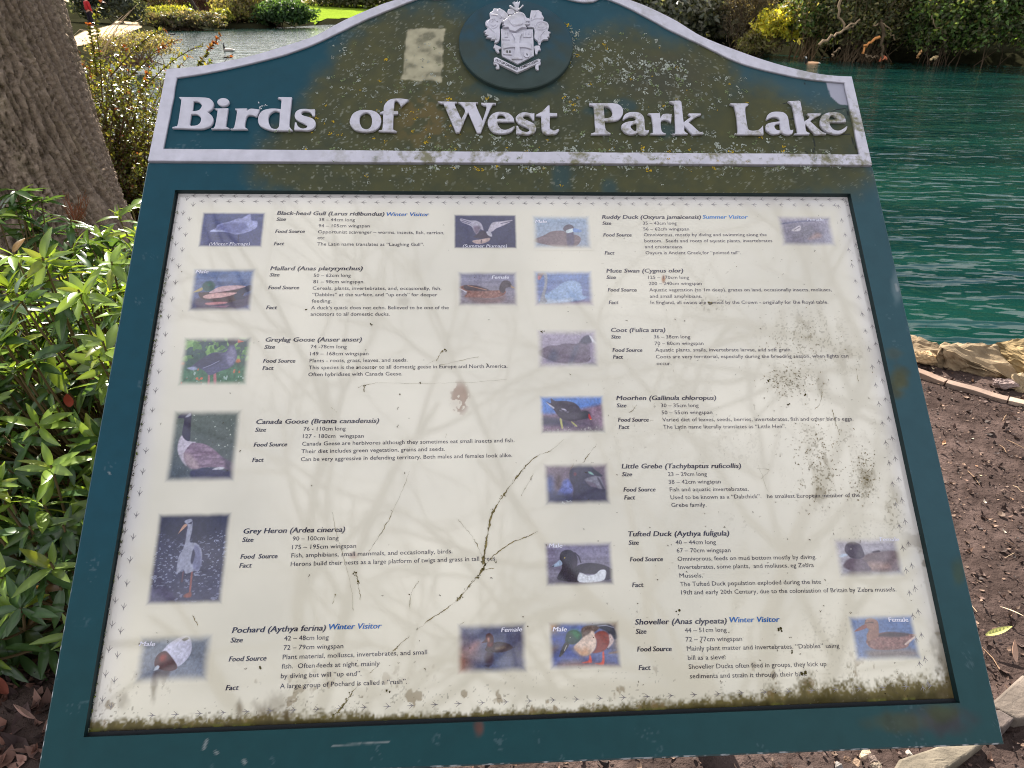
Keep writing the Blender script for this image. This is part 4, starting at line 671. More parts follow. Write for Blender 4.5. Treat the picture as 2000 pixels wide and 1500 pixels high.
photo('printed photo of a brown speckled duck', (850,360,5), [(891,528),(1014,528),(1013,601),(892,601)], [('bg',(140,138,170),(150,138,152),(2,16,20)),('p',(132,106,112),[(290,1090),(560,1110),(680,1080),(640,1150),(420,1160)],8,16,(4,20)),('p',(142,98,94),[(232,1010),(300,985),(400,995),(520,1035),(640,1035),(690,1045),(662,1085),(560,1110),(400,1106),(290,1100),(310,1055)],1.2,46,(34,22)),('p',(70,52,64),[(285,985),(420,995),(530,1035),(420,1042),(300,1030)],2.5,14,(12,30)),('l',(190,140,120),[(320,990),(500,1032)],3),
 ('p',(82,70,82),[(625,1032),(640,970),(672,941),(722,945),(744,980),(736,1000),(692,1012),(680,1050),(660,1062)],1.2,12),('p',(196,164,142),[(735,985),(797,1020),(745,1012)],1,3),('p',(222,216,232),[(228,1010),(316,1050),(300,1059)],1.2,3)], .1, .06)
photo('printed photo of a small brown pochard with its reflection', (880,1200,11.54), [(889,1214),(1033,1210),(1033,1318),(888,1322)], [('bg',(104,106,136),(82,92,130),(2,16,12)),('p',(150,104,102),[(60,700),(420,780),(560,900),(380,1000),(330,1420),(60,1420)],40,10),('p',(160,100,72),[(150,1020),(280,1060),(300,1380),(140,1400)],30,6),('p',(168,122,128),[(410,800),(540,650),(650,640),(540,790)],10,4),('p',(72,66,96),[(1500,500),(1760,600),(1760,1000),(1500,1100)],40,6),
 ('p',(64,44,66),[(800,850),(950,870),(942,1092),(790,1082)],5,10,(4,22)),('p',(52,42,66),[(780,1150),(925,1130),(850,1192)],3),('p',(50,42,64),[(780,1232),(925,1240),(850,1250)],2),('p',(64,48,62),[(788,762),(830,700),(950,650),(1100,618),(1300,660),(1405,742),(1330,802),(1150,852),(900,852),(786,812)],1.5,14,(20,20)),('p',(126,108,98),[(1015,745),(1200,712),(1235,760),(1050,802)],4,30,(40,14)),
 ('p',(78,36,48),[(705,642),(780,570),(800,470),(850,428),(912,440),(962,510),(967,640),(940,715),(822,705),(830,632)],1.5,8),('p',(204,154,142),[(830,540),(872,530),(882,600),(848,622)],3),('p',(120,66,72),[(845,650),(940,640),(920,730),(850,720)],4)], .12)
photo('printed photo of a ruddy duck drake, faded', (850,360,5), [(1037,419),(1156,418),(1158,489),(1038,489)], [('bg',(160,178,212),(160,166,190),(2,13,14)),('p',(124,104,116),[(955,545),(1060,500),(1140,460),(1250,455),(1300,490),(1380,495),(1422,530),(1402,582),(1340,612),(1200,612),(1080,590),(1000,570)],1.5,10,(8,26)),('p',(142,122,140),[(1275,610),(1400,612),(1450,642),(1270,646)],3),('p',(84,74,106),[(1285,470),(1350,470),(1350,632),(1298,620)],3),('p',(88,78,98),[(1250,440),(1268,405),(1310,392),(1347,410),(1352,450),(1290,472)],1.2),
 ('p',(222,232,248),[(1278,452),(1345,430),(1352,462),(1290,477)],1,2),('p',(128,154,216),[(1350,430),(1400,440),(1434,456),(1400,470),(1350,464)],1,4)], .12, .12)
photo('printed photo of a mute swan on blue water, faded', (850,360,5), [(1039,526),(1160,526),(1163,601),(1040,601)], [('bg',(108,134,194),(132,132,176),(2,22,26)),('p',(150,130,160),[(1010,1160),(1300,1150),(1560,1140),(1540,1190),(1300,1205),(1010,1200)],8,16,(4,20)),('p',(160,182,226),[(1020,1162),(1040,1100),(1180,1010),(1260,955),(1350,940),(1422,980),(1440,1080),(1490,1100),(1400,1135),(1200,1156)],2.5,22,(10,10)),('p',(196,206,234),[(1060,1120),(1200,1130),(1350,1110),(1300,1150),(1060,1160)],6,8),('p',(164,164,182),[(1045,870),(1076,861),(1096,900),(1090,1000),(1070,1090),(1092,1150),(1020,1166),(1040,1080),(1066,980),(1064,900)],1.5,10),
 ('p',(150,130,142),[(998,892),(1010,867),(1062,865),(1052,885),(1030,926),(1004,932)],1.2,5),('p',(190,122,134),[(1004,900),(1030,895),(1020,928),(1006,930)],1.5,3)], .12, .08)
photo('printed photo of a coot, faded', (1030,630,12.5), [(1044,640),(1169,640),(1175,723),(1047,722)], [('bg',(184,172,198),(166,154,182),(3,8,14)),('l',(206,196,214),[(980,180),(1300,310)],14),('p',(124,112,134),[(240,740),(400,620),(560,560),(740,555),(900,510),(1180,520),(1290,470),(1340,380),(1450,318),(1520,340),(1582,440),(1560,492),(1500,520),(1532,640),(1542,800),(1500,950),(1200,1002),(800,992),(500,900),(300,800)],1.5,12,(6,14)),('p',(92,90,112),[(1285,485),(1340,380),(1450,316),(1512,330),(1572,440),(1540,505),(1400,520)],4),('p',(232,228,248),[(1508,318),(1552,330),(1612,410),(1704,512),(1588,492),(1566,440)],1.2,2),
 ('p',(104,104,130),[(500,900),(600,690),(710,700),(722,900),(600,945)],8),('p',(104,104,130),[(1020,1010),(1150,620),(1250,560),(1170,800),(1080,1022)],8),('p',(112,106,130),[(1340,1040),(1560,980),(1762,1030),(1640,1162),(1450,1122)],5),('p',(160,146,176),[(1530,520),(1680,560),(1700,700),(1600,820),(1545,780)],8,8)], .14, .1)
photo('printed photo of a moorhen with yellow legs', (1040,760,12.5), [(1052,770),(1181,770),(1185.6,849),(1053,850)], [('bg',(116,148,216),(92,128,206),(3,4,6)),('p',(148,122,148),[(120,650),(500,600),(1200,480),(1550,400),(1900,380),(1900,1200),(120,1200)],6,26,(26,20)),('p',(64,62,94),[(150,700),(640,712),(950,900),(600,890),(150,880)],8,8),('p',(84,72,100),[(900,760),(1200,740),(1400,800),(1500,940),(1000,930)],20,12),('s',(186,176,186),(40,22),.68,(0,.8,1,1)),('p',(150,150,152),[(120,1030),(900,1050),(1900,960),(1900,1200),(120,1200)],14,26,(34,10)),
 ('p',(202,196,140),[(662,730),(712,730),(742,942),(708,946)],1.2,6),('p',(198,194,142),[(943,802),(980,800),(1092,902),(1050,908)],1.2,6),('p',(70,62,84),[(340,308),(450,345),(448,222),(560,292),(800,290),(1000,330),(1132,430),(1202,552),(1300,530),(1392,590),(1382,692),(1200,742),(1000,782),(800,762),(660,692),(560,562),(480,452)],1.3,8),('p',(46,46,70),[(1190,560),(1300,532),(1390,592),(1382,690),(1220,720)],6,4),('p',(204,66,84),[(1380,598),(1442,722),(1400,742),(1362,672)],1.2,3),('e',(232,190,110),(1424,740),18,14),
 ('p',(216,212,236),[(340,320),(420,370),(532,450),(510,477),(418,410)],1.3,3),('p',(206,200,226),[(698,480),(780,480),(842,526),(780,522)],1.2,3),('p',(190,186,214),[(780,545),(895,556),(870,571)],1.2,3),('p',(170,166,196),[(650,515),(730,535),(690,540)],1.2,3)], .09)
photo('printed photo of a little grebe close up', (1050,890,12.5), [(1058,901),(1193,902),(1194,988),(1061,991)], [('bg',(134,116,134),(104,96,124),(5,5,16)),('p',(86,106,172),[(230,620),(330,560),(360,900),(230,930)],14),('p',(116,126,196),[(480,980),(540,800),(620,620),(775,585),(862,860),(700,980)],4,34,(24,20)),('p',(56,58,96),[(200,920),(480,900),(880,980),(880,1180),(240,1170)],10,16,(8,22)),('s',(196,200,214),(22,26),.70,(.2,.82,.5,.94)),('p',(92,74,86),[(470,500),(560,520),(560,760),(460,780)],8,20,(14,8)),('p',(120,104,124),[(1600,560),(1800,600),(1800,760),(1680,780)],20,10),
 ('p',(70,66,92),[(778,400),(850,300),(960,200),(1100,178),(1280,210),(1400,350),(1575,492),(1450,492),(1200,562),(1160,602),(1300,752),(1600,802),(1722,902),(1700,1152),(1300,1202),(880,1182),(880,800),(792,600)],2,10,(10,10)),('p',(142,138,158),[(1156,602),(1250,530),(1500,498),(1602,700),(1642,802),(1480,802),(1400,682)],2.5,18,(16,16)),('p',(70,64,84),[(1470,560),(1500,570),(1620,780),(1580,790)],3),('p',(156,192,192),[(1233,388),(1310,400),(1374,472),(1270,442)],1.5,4),('e',(126,76,94),(915,450),52,60,.2),('p',(60,58,78),[(1340,370),(1400,350),(1575,492),(1440,488)],2)], .11)
photo('printed photo of a black and white tufted drake', (850,1000,3.572), [(1058.6,1057),(1197,1054.6),(1204,1145.6),(1063,1150)], [('bg',(138,130,164),(136,130,150),(2,15,22)),('p',(86,78,104),[(860,490),(1100,492),(1240,470),(1180,520),(900,525)],6,12,(4,20)),('p',(50,42,66),[(985,380),(1050,357),(1140,361),(1212,385),(1242,420),(1232,462),(1180,472),(1190,410),(1110,432),(1000,422)],1.2,6),('p',(44,37,60),[(868,322),(880,280),(920,264),(960,275),(992,320),(987,380),(1002,420),(1006,487),(870,477),(853,450),(880,402),(884,372)],1.2,6),('p',(70,58,80),[(960,290),(985,330),(980,390),(960,380)],6,5),
 ('p',(232,232,248),[(1007,424),(1060,441),(1112,436),(1150,405),(1187,405),(1192,440),(1160,482),(1004,489)],1.2,3),('p',(182,197,228),[(813,382),(850,350),(872,335),(887,366),(850,381)],1,3),('p',(40,36,54),[(812,382),(828,372),(826,384)],1,2),('l',(50,42,64),[(975,285),(1000,308),(1016,352)],4),('e',(214,190,110),(903,320),6,6,.4)], .1)
photo('printed photo of a shoveler drake with a green head and chestnut side', (1060,1200,11.76), [(1068,1211),(1212.5,1208.6),(1217,1309),(1070,1312)], [('bg',(98,112,168),(104,110,158),(2,14,24)),('p',(66,84,156),[(120,380),(540,480),(520,700),(880,960),(1060,1080),(150,1000)],20,18,(5,20)),('p',(180,134,90),[(140,200),(330,200),(280,380),(140,380)],14,8),('p',(196,166,130),[(1080,120),(1800,100),(1820,820),(1660,700),(1620,300)],24,30,(10,14)),('p',(140,110,100),[(100,760),(330,740),(260,860),(120,900)],14,14),('p',(140,104,104),[(400,1140),(800,1080),(1400,1150),(1820,1200),(1500,1260),(500,1210)],10,26,(6,20)),('p',(170,136,112),[(1540,880),(1850,830),(1850,850),(1560,900)],3),
 ('p',(214,92,82),[(1072,940),(1100,950),(1132,1082),(1100,1112),(900,1112),(1042,1062)],1.5,5),('p',(214,98,88),[(1372,870),(1410,880),(1402,1152),(1200,1122),(1352,1092)],1.5,5),('p',(44,44,64),[(1100,262),(1450,208),(1600,280),(1682,420),(1702,542),(1620,562),(1500,422),(1350,332)],2,14,(8,24)),('l',(170,168,190),[(1250,270),(1450,250),(1620,300)],8),('p',(112,92,88),[(880,382),(950,280),(1150,248),(1300,300),(1180,420),(1040,560),(920,585)],2,34,(34,26)),('p',(226,202,194),[(718,742),(900,550),(1050,450),(1130,378),(1202,450),(1242,602),(1202,802),(1050,932),(900,942),(800,862)],2,26,(30,30)),
 ('p',(196,146,114),[(740,792),(900,822),(1000,782),(1060,900),(960,942),(880,932)],10,22,(24,20)),('p',(140,66,58),[(1192,470),(1300,388),(1430,388),(1522,480),(1532,652),(1450,802),(1300,872),(1150,882),(1220,782),(1240,602)],2,12),('p',(226,202,204),[(1520,470),(1580,468),(1632,602),(1560,722),(1470,792),(1532,652)],2,10),('p',(46,70,72),[(520,562),(560,420),(680,358),(802,380),(892,470),(862,582),(740,682),(600,682),(530,642)],1.5,8),('p',(48,124,82),[(650,402),(780,380),(862,470),(782,542)],8,10),('p',(44,44,56),[(520,642),(602,692),(542,802),(440,942),(376,964),(430,802)],1.5,6),('l',(196,190,186),[(545,720),(500,830)],9),('e',(220,210,200),(630,530),16,16,.4)], .1)
photo('printed photo of a ruddy duck hen, strongly faded', (1510,410,15.38), [(1515,419),(1627,418.5),(1635,484),(1523,485)], [('bg',(182,174,198),(176,172,194),(4,12,12)),('l',(138,136,168),[(60,440),(700,362),(1800,262)],26),('p',(150,144,164),[(500,520),(700,420),(1000,430),(1300,560),(1460,760),(1100,1100),(800,1150),(400,990)],26,12,(10,20)),('p',(146,140,158),[(830,480),(1100,470),(1300,600),(1400,720),(1100,840),(720,830)],8,10),('p',(232,222,236),[(555,600),(800,470),(822,600),(740,642),(620,642)],2,4),('l',(140,132,150),[(640,610),(790,520)],12),('p',(202,176,180),[(1150,802),(1300,700),(1432,742),(1400,822),(1080,880)],8,14)], .14, .1)
photo('printed photo of a tufted duck hen, faded', (1620,1040,12.5), [(1623,1045.6),(1759,1045.6),(1770,1131),(1634,1133)], [('bg',(182,174,190),(158,154,172),(2,14,24)),('p',(118,106,116),[(540,920),(1000,930),(960,1110),(560,1110)],8,8),('p',(130,114,124),[(800,640),(900,540),(1200,470),(1680,478),(1702,900),(1300,962),(1000,922)],3,16,(12,14)),('p',(178,152,152),[(930,782),(1050,730),(1400,760),(1452,862),(1100,912),(950,862)],8,20,(20,16)),('p',(112,98,116),[(338,820),(400,700),(540,630),(800,640),(950,800),(1002,922),(700,952),(450,902)],2.5,12),('p',(92,84,104),[(373,450),(400,300),(500,233),(640,240),(762,310),(812,420),(852,582),(700,652),(540,622),(460,562)],1.5,8),
 ('p',(202,212,238),[(228,570),(330,518),(445,540),(400,582),(260,602)],1.5,5),('p',(64,54,70),[(1050,470),(1200,440),(1234,470),(1100,492)],2),('e',(226,218,226),(525,403),24,14,.4)], .15, .06)
photo('printed photo of a brown shoveler hen on blue water', (1400,1000,3.572), [(1653,1199),(1786,1196),(1803,1291),(1667,1297)], [('bg',(104,126,176),(112,128,170),(2,18,12)),('p',(134,122,126),[(1070,960),(1350,955),(1380,1010),(1090,1020)],9,12,(4,18)),('p',(142,104,104),[(1045,892),(1120,850),(1200,838),(1330,850),(1397,856),(1350,902),(1320,946),(1200,962),(1100,957),(1055,932)],1.3,44,(30,24)),('p',(76,60,72),[(1120,862),(1200,838),(1335,848),(1300,868),(1180,870)],3,12),('p',(232,208,206),[(1310,920),(1372,870),(1382,876),(1330,922)],1.5,4),('p',(152,116,110),[(1030,792),(1040,750),(1080,741),(1122,765),(1130,830),(1122,872),(1060,902),(1044,862),(1060,822),(1040,806)],1.3,12),('p',(136,80,84),[(958,834),(1000,800),(1032,785),(1046,806),(1000,826)],1,4),('l',(80,60,66),[(1035,775),(1090,770)],2)], .11)
for l in CAPTIONS:
    q_ = -2.4 if 'Pl' in l[5] else 1.6
    text_obj('caption_text', [(l[0], l[1], l[2] + q_, l[3], l[4] + q_, l[5], em0 * .98, (232, 230, 244))], HP + .0005)

# ---- the border of bird footprints on the poster
FP = []
def foot(px, py, ang, dark):
    P = bp(px, py, HP); L_ = .0070
    FP.append((P, ang, L_, dark))
for i in range(50): foot(377 + i * 26.4, 382.5 + i * .16, 0, .8); foot(392 + i * 26.3, 393 + i * .17, 0, 1)
for i in range(26):
    t = i / 25; foot(365 - 165 * t ** .95, 390 + 980 * (t * .72 + .28 * t * t), 90, 1); foot(377 - 160 * t ** .95, 402 + 980 * (t * .72 + .28 * t * t), 90, 1)
    foot(1637 + 165 * t, 401 + 940 * (t * .72 + .28 * t * t), -90, .8); foot(1652 + 160 * t, 392 + 940 * (t * .72 + .28 * t * t), -90, .8)
for i in range(34): foot(300 + i * 46, 1397 - i * 1.75, 180, .9)
lines = []; lc = []
for P, ang, L_, dk in FP:
    for da, k in ((-38, .85), (0, 1.0), (38, .85), (180, .35)):
        a = R(ang + da + random.uniform(-5, 5)); e = P + L_ * k * np.array([math.cos(a), math.sin(a)]); d = np.array([-math.sin(a), math.cos(a)]) * .00045
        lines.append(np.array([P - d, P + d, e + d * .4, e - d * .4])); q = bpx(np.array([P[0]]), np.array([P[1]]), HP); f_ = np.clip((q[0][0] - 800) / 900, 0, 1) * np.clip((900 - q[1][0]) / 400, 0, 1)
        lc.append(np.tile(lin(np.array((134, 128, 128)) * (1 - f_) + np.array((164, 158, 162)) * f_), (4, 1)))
V = np.concatenate(lines); V = np.c_[V, np.full(len(V), HP + .0003)]
link('footprint_border', npmesh('footprint_border', V, np.arange(len(V)).reshape(-1, 4), np.concatenate(lc)), M['print'], poster)

# ---- frame: four boards round the opening with bevelled edges
fo = [bp(288, 317), bp(1705, 325), bp(1963, 1454), bp(68, 1531)]; fi = [bp(342, 371), bp(1661, 378), bp(1875, 1373), bp(163, 1440)]
NL, NW = 560, 26; parts = []
ch = .0022
def off(poly, d):                        # move the outline inwards by d
    cen = np.mean(poly, axis=0); return [p + d * np.sign(cen - p) for p in poly]
fo2 = off(fo, ch)
for k in range(4):
    a, b, c_, d_ = fo2[k], fo2[(k + 1) % 4], fi[(k + 1) % 4], fi[k]
    u = np.linspace(0, 1, NL); v = np.linspace(0, 1, NW)[:, None, None]
    e0 = a + (b - a) * u[:, None]; e1 = d_ + (c_ - d_) * u[:, None]; G = e0[None] * (1 - v) + e1[None] * v
    col = paint_board(G[..., 0], G[..., 1]); parts.append((np.c_[G.reshape(-1, 2), np.zeros(NL * NW)], gridfaces(NL, NW, True), col.reshape(-1, 3)))
    # outer bevel, outer side, back edge
    a0, b0 = fo[k], fo[(k + 1) % 4]; rows = [(e0, 0.0), (a0 + (b0 - a0) * u[:, None], -ch), (a0 + (b0 - a0) * u[:, None], -.034)]
    V = np.concatenate([np.c_[q, np.full(NL, z)] for q, z in rows]); cb = paint_board(V[:, 0], V[:, 1]) * .9
    chip = sstep(.56, .62, fbm(V[:, 0] * 130, V[:, 1] * 130, 2, 19)) * sstep(1050, 1300, bpx(V[:, 0], V[:, 1])[1]) + .12; cb = cb * (1 - .6 * chip[:, None]) + lin((196, 200, 206)) * .6 * chip[:, None]
    parts.append((V, gridfaces(NL, 3), cb))
    # inner wall of the opening
    rows = [(e1, 0.0), (e1, HP - .001)]; V = np.concatenate([np.c_[q, np.full(NL, z)] for q, z in rows]); parts.append((V, gridfaces(NL, 2, True), np.tile(lin((22, 44, 46)), (len(V), 1))))
v, f, c = merge(parts); frame = link('frame', npmesh('frame', v, f, c), M['paint'], board)
# dark sealing strip all round the poster with crumbs of lichen in it
V, F, off_ = [], [], 0
gi = [bp(344, 373, HP), bp(1659, 380, HP), bp(1873, 1371, HP), bp(165, 1438, HP)]; cen = np.mean(gi, axis=0)
for k in range(4):
    a, b = gi[k], gi[(k + 1) % 4]; ins = [p + np.sign(cen - p) * .0045 for p in (a, b)]; outs = [p - np.sign(cen - p) * .004 for p in (a, b)]
    V += [np.r_[outs[0], HP + .0025], np.r_[outs[1], HP + .0025], np.r_[ins[1], HP + .0025], np.r_[ins[0], HP + .0025], np.r_[ins[1], HP - .0005], np.r_[ins[0], HP - .0005]]; F += [[off_ + 0, off_ + 3, off_ + 2, off_ + 1], [off_ + 3, off_ + 5, off_ + 4, off_ + 2]]; off_ += 6
me = npmesh('seal', np.array(V), np.array(F), np.tile(lin((30, 34, 38)), (len(V), 1))); link('seal', me, M['paint'], frame)
me, co = outline_mesh('back_panel', [np.array(fo)], -.036, -.0345, 0); setcol(me, np.tile(TEAL, (len(co), 1))); link('back_panel', me, M['paint'], board)
# two posts that carry the board
Bi = BOARD_M.inverted()
for sx in (-.42, .42):
    top = BOARD_M @ Vector((sx, -.12, -.037)); bot = Vector((top.x, top.y + .0, -.02)); w_ = .035; vs_ = []
    for z in (bot.z, top.z + .02):
        for dx, dy in ((-w_, -w_), (w_, -w_), (w_, w_), (-w_, w_)): vs_.append(Bi @ Vector((top.x + dx, top.y + .04 + dy, z if z == bot.z else z + (dy) * .8)))
    me = npmesh('post', np.array([v[:] for v in vs_]), np.array([[0, 1, 5, 4], [1, 2, 6, 5], [2, 3, 7, 6], [3, 0, 4, 7], [4, 5, 6, 7]]), np.tile(TEAL * .8, (8, 1))); link('post', me, M['paint'], board)

# ---- lichen on header and frame, moss and dirt on the poster
def crumbs(centres, size, cols, flat=.55, per=(4, 9), spread=1.0, z=0.0):
    TV = np.array([[math.cos(a) * r, math.sin(a) * r, h] for r, h in ((1, 0), (.75, .55)) for a in np.linspace(0, 2 * np.pi, 7)[:-1]] + [[0, 0, .75]])
    TF3 = [[6 + i, 6 + (i + 1) % 6, 12] for i in range(6)]; TF4 = [[i, (i + 1) % 6, 6 + (i + 1) % 6, 6 + i] for i in range(6)]
    T = np.array([[q[0], q[1], q[2]] for q in TF3] + [x for q in TF4 for x in ([q[0], q[1], q[2]], [q[0], q[2], q[3]])])
    pos, sc, cl = [], [], []
    for (x, y), s, col in zip(centres, size, cols):
        for _ in range(random.randint(*per)):
            r = s * spread * math.sqrt(random.random()); a = random.random() * 6.283; q = s * random.uniform(.18, .42); pos.append((x + r * math.cos(a), y + r * math.sin(a), z)); sc.append((q, q * random.uniform(.6, 1), q * flat * random.uniform(.6, 1.6))); cl.append(np.array(col) * random.uniform(.75, 1.2))
    n = len(pos); a = RNG.uniform(0, 6.28, n); rot = np.zeros((n, 3, 3)); rot[:, 0, 0] = np.cos(a); rot[:, 0, 1] = -np.sin(a); rot[:, 1, 0] = np.sin(a); rot[:, 1, 1] = np.cos(a); rot[:, 2, 2] = 1
    return instance(TV, T, np.array(pos), rot, np.array(sc), np.array(cl))
LG = lin((168, 174, 164)); LY = lin((190, 160, 50)); LGR = lin((120, 132, 96))
cen, siz, col = [], [], []
def lichen(n, fn, smin, smax, yellow=.05):
    k = 0
    while k < n:
        px, py = fn(); x, y = bp(px, py); cen.append((x, y)); siz.append(random.uniform(smin, smax) * random.choice((.6, .8, 1, 1, 1.4))); col.append(LY if random.random() < yellow else LG * random.uniform(.7, 1.1) if random.random() < .75 else LGR); k += 1
U = random.uniform; G_ = random.gauss
lichen(150, lambda: (U(1130, 1345), 110 + abs(G_(0, 22)) + U(0, 25)), .0025, .0052, .04)
lichen(60, lambda: (U(1120, 1290), U(60, 112)), .002, .004, .05)
lichen(120, lambda: (U(1150, 1460), U(150, 215)), .002, .0045, .05)
lichen(110, lambda: (U(640, 905), U(85, 190)), .002, .004, .03)
lichen(90, lambda: (U(600, 900), U(180, 290)), .0015, .0035, .25)
lichen(150, lambda: (U(880, 1560), U(255, 300)), .002, .005, .06)
lichen(120, lambda: (U(560, 1640), 300 - abs(G_(0, 5))), .002, .0055, .1)
lichen(110, lambda: (U(760, 1640), 325 + abs(G_(0, 5))), .002, .005, .14)
lichen(28, lambda: (U(700, 1560), U(330, 362)), .0015, .0035, .05)
lichen(60, lambda: (1092 + U(-5, 8) + 22 * math.cos((t := U(-.9, .9))), 90 + 55 * math.sin(t)), .002, .0045, .03)
lichen(40, lambda: (U(1100, 1130), U(170, 225)), .002, .004, .1); lichen(30, lambda: (U(1200, 1330), U(190, 270)), .0015, .0035, .08)
v, f, c = crumbs(cen, siz, col, z=.0002); o = link('lichen', npmesh('lichen', v, f, c), M['crumb'], header); o['kind'] = 'stuff'
# lichen that grew over the raised letters and border
cen, siz, col = [], [], []
lichen(14, lambda: (U(535, 570), U(258, 264)), .001, .002, .1); lichen(40, lambda: (U(560, 1660), U(305, 320)), .001, .0026, .1); lichen(10, lambda: (U(870, 900), U(236, 262)), .001, .002, .2); lichen(16, lambda: (U(940, 972), U(190, 205)), .002, .004, .05)
v, f, c = crumbs(cen, siz, col, z=LH); o = link('letter_lichen', npmesh('letter_lichen', v, f, c), M['crumb'], header); o['kind'] = 'stuff'
# bird dropping on the letter d, and the yellow leaf scrap by the crest
v, f, c = crumbs([bp(508, 210, .0075), bp(513, 206, .0075), bp(519, 204, .0075), bp(504, 199, .0075), bp(507, 207, .0075)], [.0022, .0022, .002, .0016, .0018], [lin((232, 232, 236))] * 5, .25, (5, 8), z=LH)
link('bird_dropping', npmesh('bird_dropping', v, f, c), M['crumb'], header)
# crumbs along the seal of the opening
cen, siz, col = [], [], []
for k in range(190):
    t = random.random() ** .8; cen.append(bp(345 - 180 * t + U(-1, 3) + 6, 385 + 1050 * t, HP)); siz.append(U(.0010, .0026)); col.append(random.choice((LG, LGR, lin((96, 92, 76)), lin((120, 132, 60)))) * U(.5, .95))
    t = random.random(); cen.append(bp(1656 + 214 * t + U(-4, 1), 385 + 985 * t, HP)); siz.append(U(.0006, .0014)); col.append(random.choice((LG, lin((70, 74, 70)))) * U(.4, .8))
for k in range(240):
    px = U(170, 1870); cen.append(bp(px, np.interp(px, [165, 1872], [1436, 1370]) - U(-1, 5), HP)); siz.append(U(.0008, .0022)); col.append(random.choice((lin((60, 54, 48)), lin((86, 82, 70)), lin((100, 106, 60)))))
v, f, c = crumbs(cen, siz, col, z=HP + .002); link('seal_crumbs', npmesh('seal_crumbs', v, f, c), M['crumb'], frame)

# scratches filled with moss, snail marks and specks on the poster
def streak(pts, w0, w1, jit=.35, n=10):
    P = spl([tuple(bp(*p, HP)) for p in pts], n, False); k = len(P); T = np.gradient(P, axis=0); T /= np.linalg.norm(T, axis=1, keepdims=True) + 1e-9; N = np.c_[-T[:, 1], T[:, 0]]
    s = np.linspace(0, 1, k); wd = .72 * (w0 + (w1 - w0) * s) * (1 + jit * RNG.normal(size=k)); wd = wd * np.clip(.15 + 1.6 * (np.interp(np.arange(k), np.arange(0, k + 4, 4), RNG.random(len(np.arange(0, k + 4, 4)))) - .25), .12, 1.15); wd = np.clip(wd, .00008, None); sh = RNG.normal(size=k)[:, None] * .0004
    V = np.concatenate([np.c_[P + N * (wd[:, None] + sh), np.full(k, HP + .0006)], np.c_[P - N * (wd[:, None] - sh), np.full(k, HP + .0006)]]); i = np.arange(k - 1)
    c = np.tile(lin((128, 116, 78)), (len(V), 1)) * RNG.uniform(.4, 1.5, (len(V), 1)); return V, np.c_[i, i + k, i + k + 1, i + 1], c
ST = [([(1102, 858), (1075, 880), (1045, 893), (1015, 925), (985, 965), (962, 1002), (953, 1040), (947, 1075), (943, 1100)], .0004, .0020), ([(943, 1098), (948, 1102), (938, 1120), (920, 1140), (900, 1165), (893, 1172)], .0026, .0012), ([(893, 1172), (880, 1183), (862, 1196), (845, 1206), (815, 1230)], .0008, .0006),
 ([(800, 1242), (782, 1258), (766, 1274)], .0004, .0009), ([(742, 1295), (722, 1315)], .0003, .0003), ([(702, 1335), (690, 1350), (678, 1368), (660, 1390), (645, 1405)], .0004, .0022), ([(895, 1015), (912, 1035), (930, 1060), (943, 1090)], .0003, .0009), ([(945, 1106), (968, 1082), (1000, 1060), (1030, 1048), (1050, 1038)], .0011, .0004), ([(948, 1112), (965, 1110)], .0008, .0004),
 ([(1166, 867), (1152, 885), (1138, 904)], .0003, .0006), ([(1120, 905), (1110, 925)], .0003, .0004), ([(1042, 925), (1028, 950), (1018, 968)], .0003, .0005), ([(648, 1000), (660, 1050), (676, 1105), (686, 1150), (690, 1192)], .0002, .0006), ([(695, 1118), (700, 1140), (704, 1172)], .0009, .0006), ([(768, 998), (745, 1040), (720, 1078)], .0005, .0003), ([(800, 920), (785, 960), (766, 1000)], .0002, .0004),
 ([(865, 684), (858, 694), (852, 706)], .0014, .0005), ([(845, 706), (830, 715)], .0003, .0002), ([(700, 757), (712, 752), (738, 748)], .0006, .0004), ([(711, 752), (711, 766)], .0011, .0006), ([(648, 796), (658, 806)], .0006, .0003), ([(860, 714), (895, 705), (935, 697)], .0005, .0002), ([(740, 748), (830, 749), (920, 747), (990, 741)], .0001, .0001), ([(817, 1135), (803, 1160), (800, 1190)], .0003, .0005), ([(655, 1160), (650, 1180)], .0010, .0006), ([(872, 846), (870, 855)], .0007, .0004),
 ([(1625, 800), (1632, 825), (1640, 850)], .0003, .0004), ([(1244, 790), (1235, 802), (1228, 806)], .0003, .0005), ([(377, 1201), (386, 1222)], .0006, .0003), ([(1480, 908), (1500, 960)], .0002, .0002), ([(1478, 915), (1502, 918), (1486, 935)], .0002, .0002), ([(1390, 592), (1382, 590)], .0012, .0016), ([(1672, 720), (1676, 745)], .0006, .0003), ([(1606, 765), (1600, 790), (1590, 800)], .0004, .0003), ([(897, 1222), (907, 1214)], .0008, .0003)]
for s in ST: link('moss_streak', npmesh('moss_streak', *streak(*s)), M['crumb'], poster)
cen, siz, col = [], [], []
SP = [(1500, 742, .0026), (1545, 745, .0022), (1575, 772, .0030), (1560, 735, .0014), (1600, 740, .0012), (1540, 790, .0022), (870, 683, .0030), (712, 752, .0026), (725, 632, .0022), (777, 832, .0022), (777, 797, .0016), (782, 770, .0014), (821, 748, .0016), (808, 720, .0020), (596, 605, .0022), (729, 718, .0016), (951, 710, .0016), (1324, 1197, .0034), (1525, 1231, .0036), (1570, 1316, .0036), (1547, 1273, .0018), (508, 1303, .0028), (698, 1137, .0026), (694, 1120, .0026), (757, 1348, .0030), (1060, 648, .0022), (1387, 592, .0026), (968, 1098, .0018), (1612, 1133, .0014), (1349, 1153, .0018), (765, 999, .0014), (790, 923, .0014), (945, 1100, .0034), (940, 1115, .0034), (932, 1128, .0028), (800, 1162, .0014), (815, 1229, .0012), (1415, 1030, .0010)]
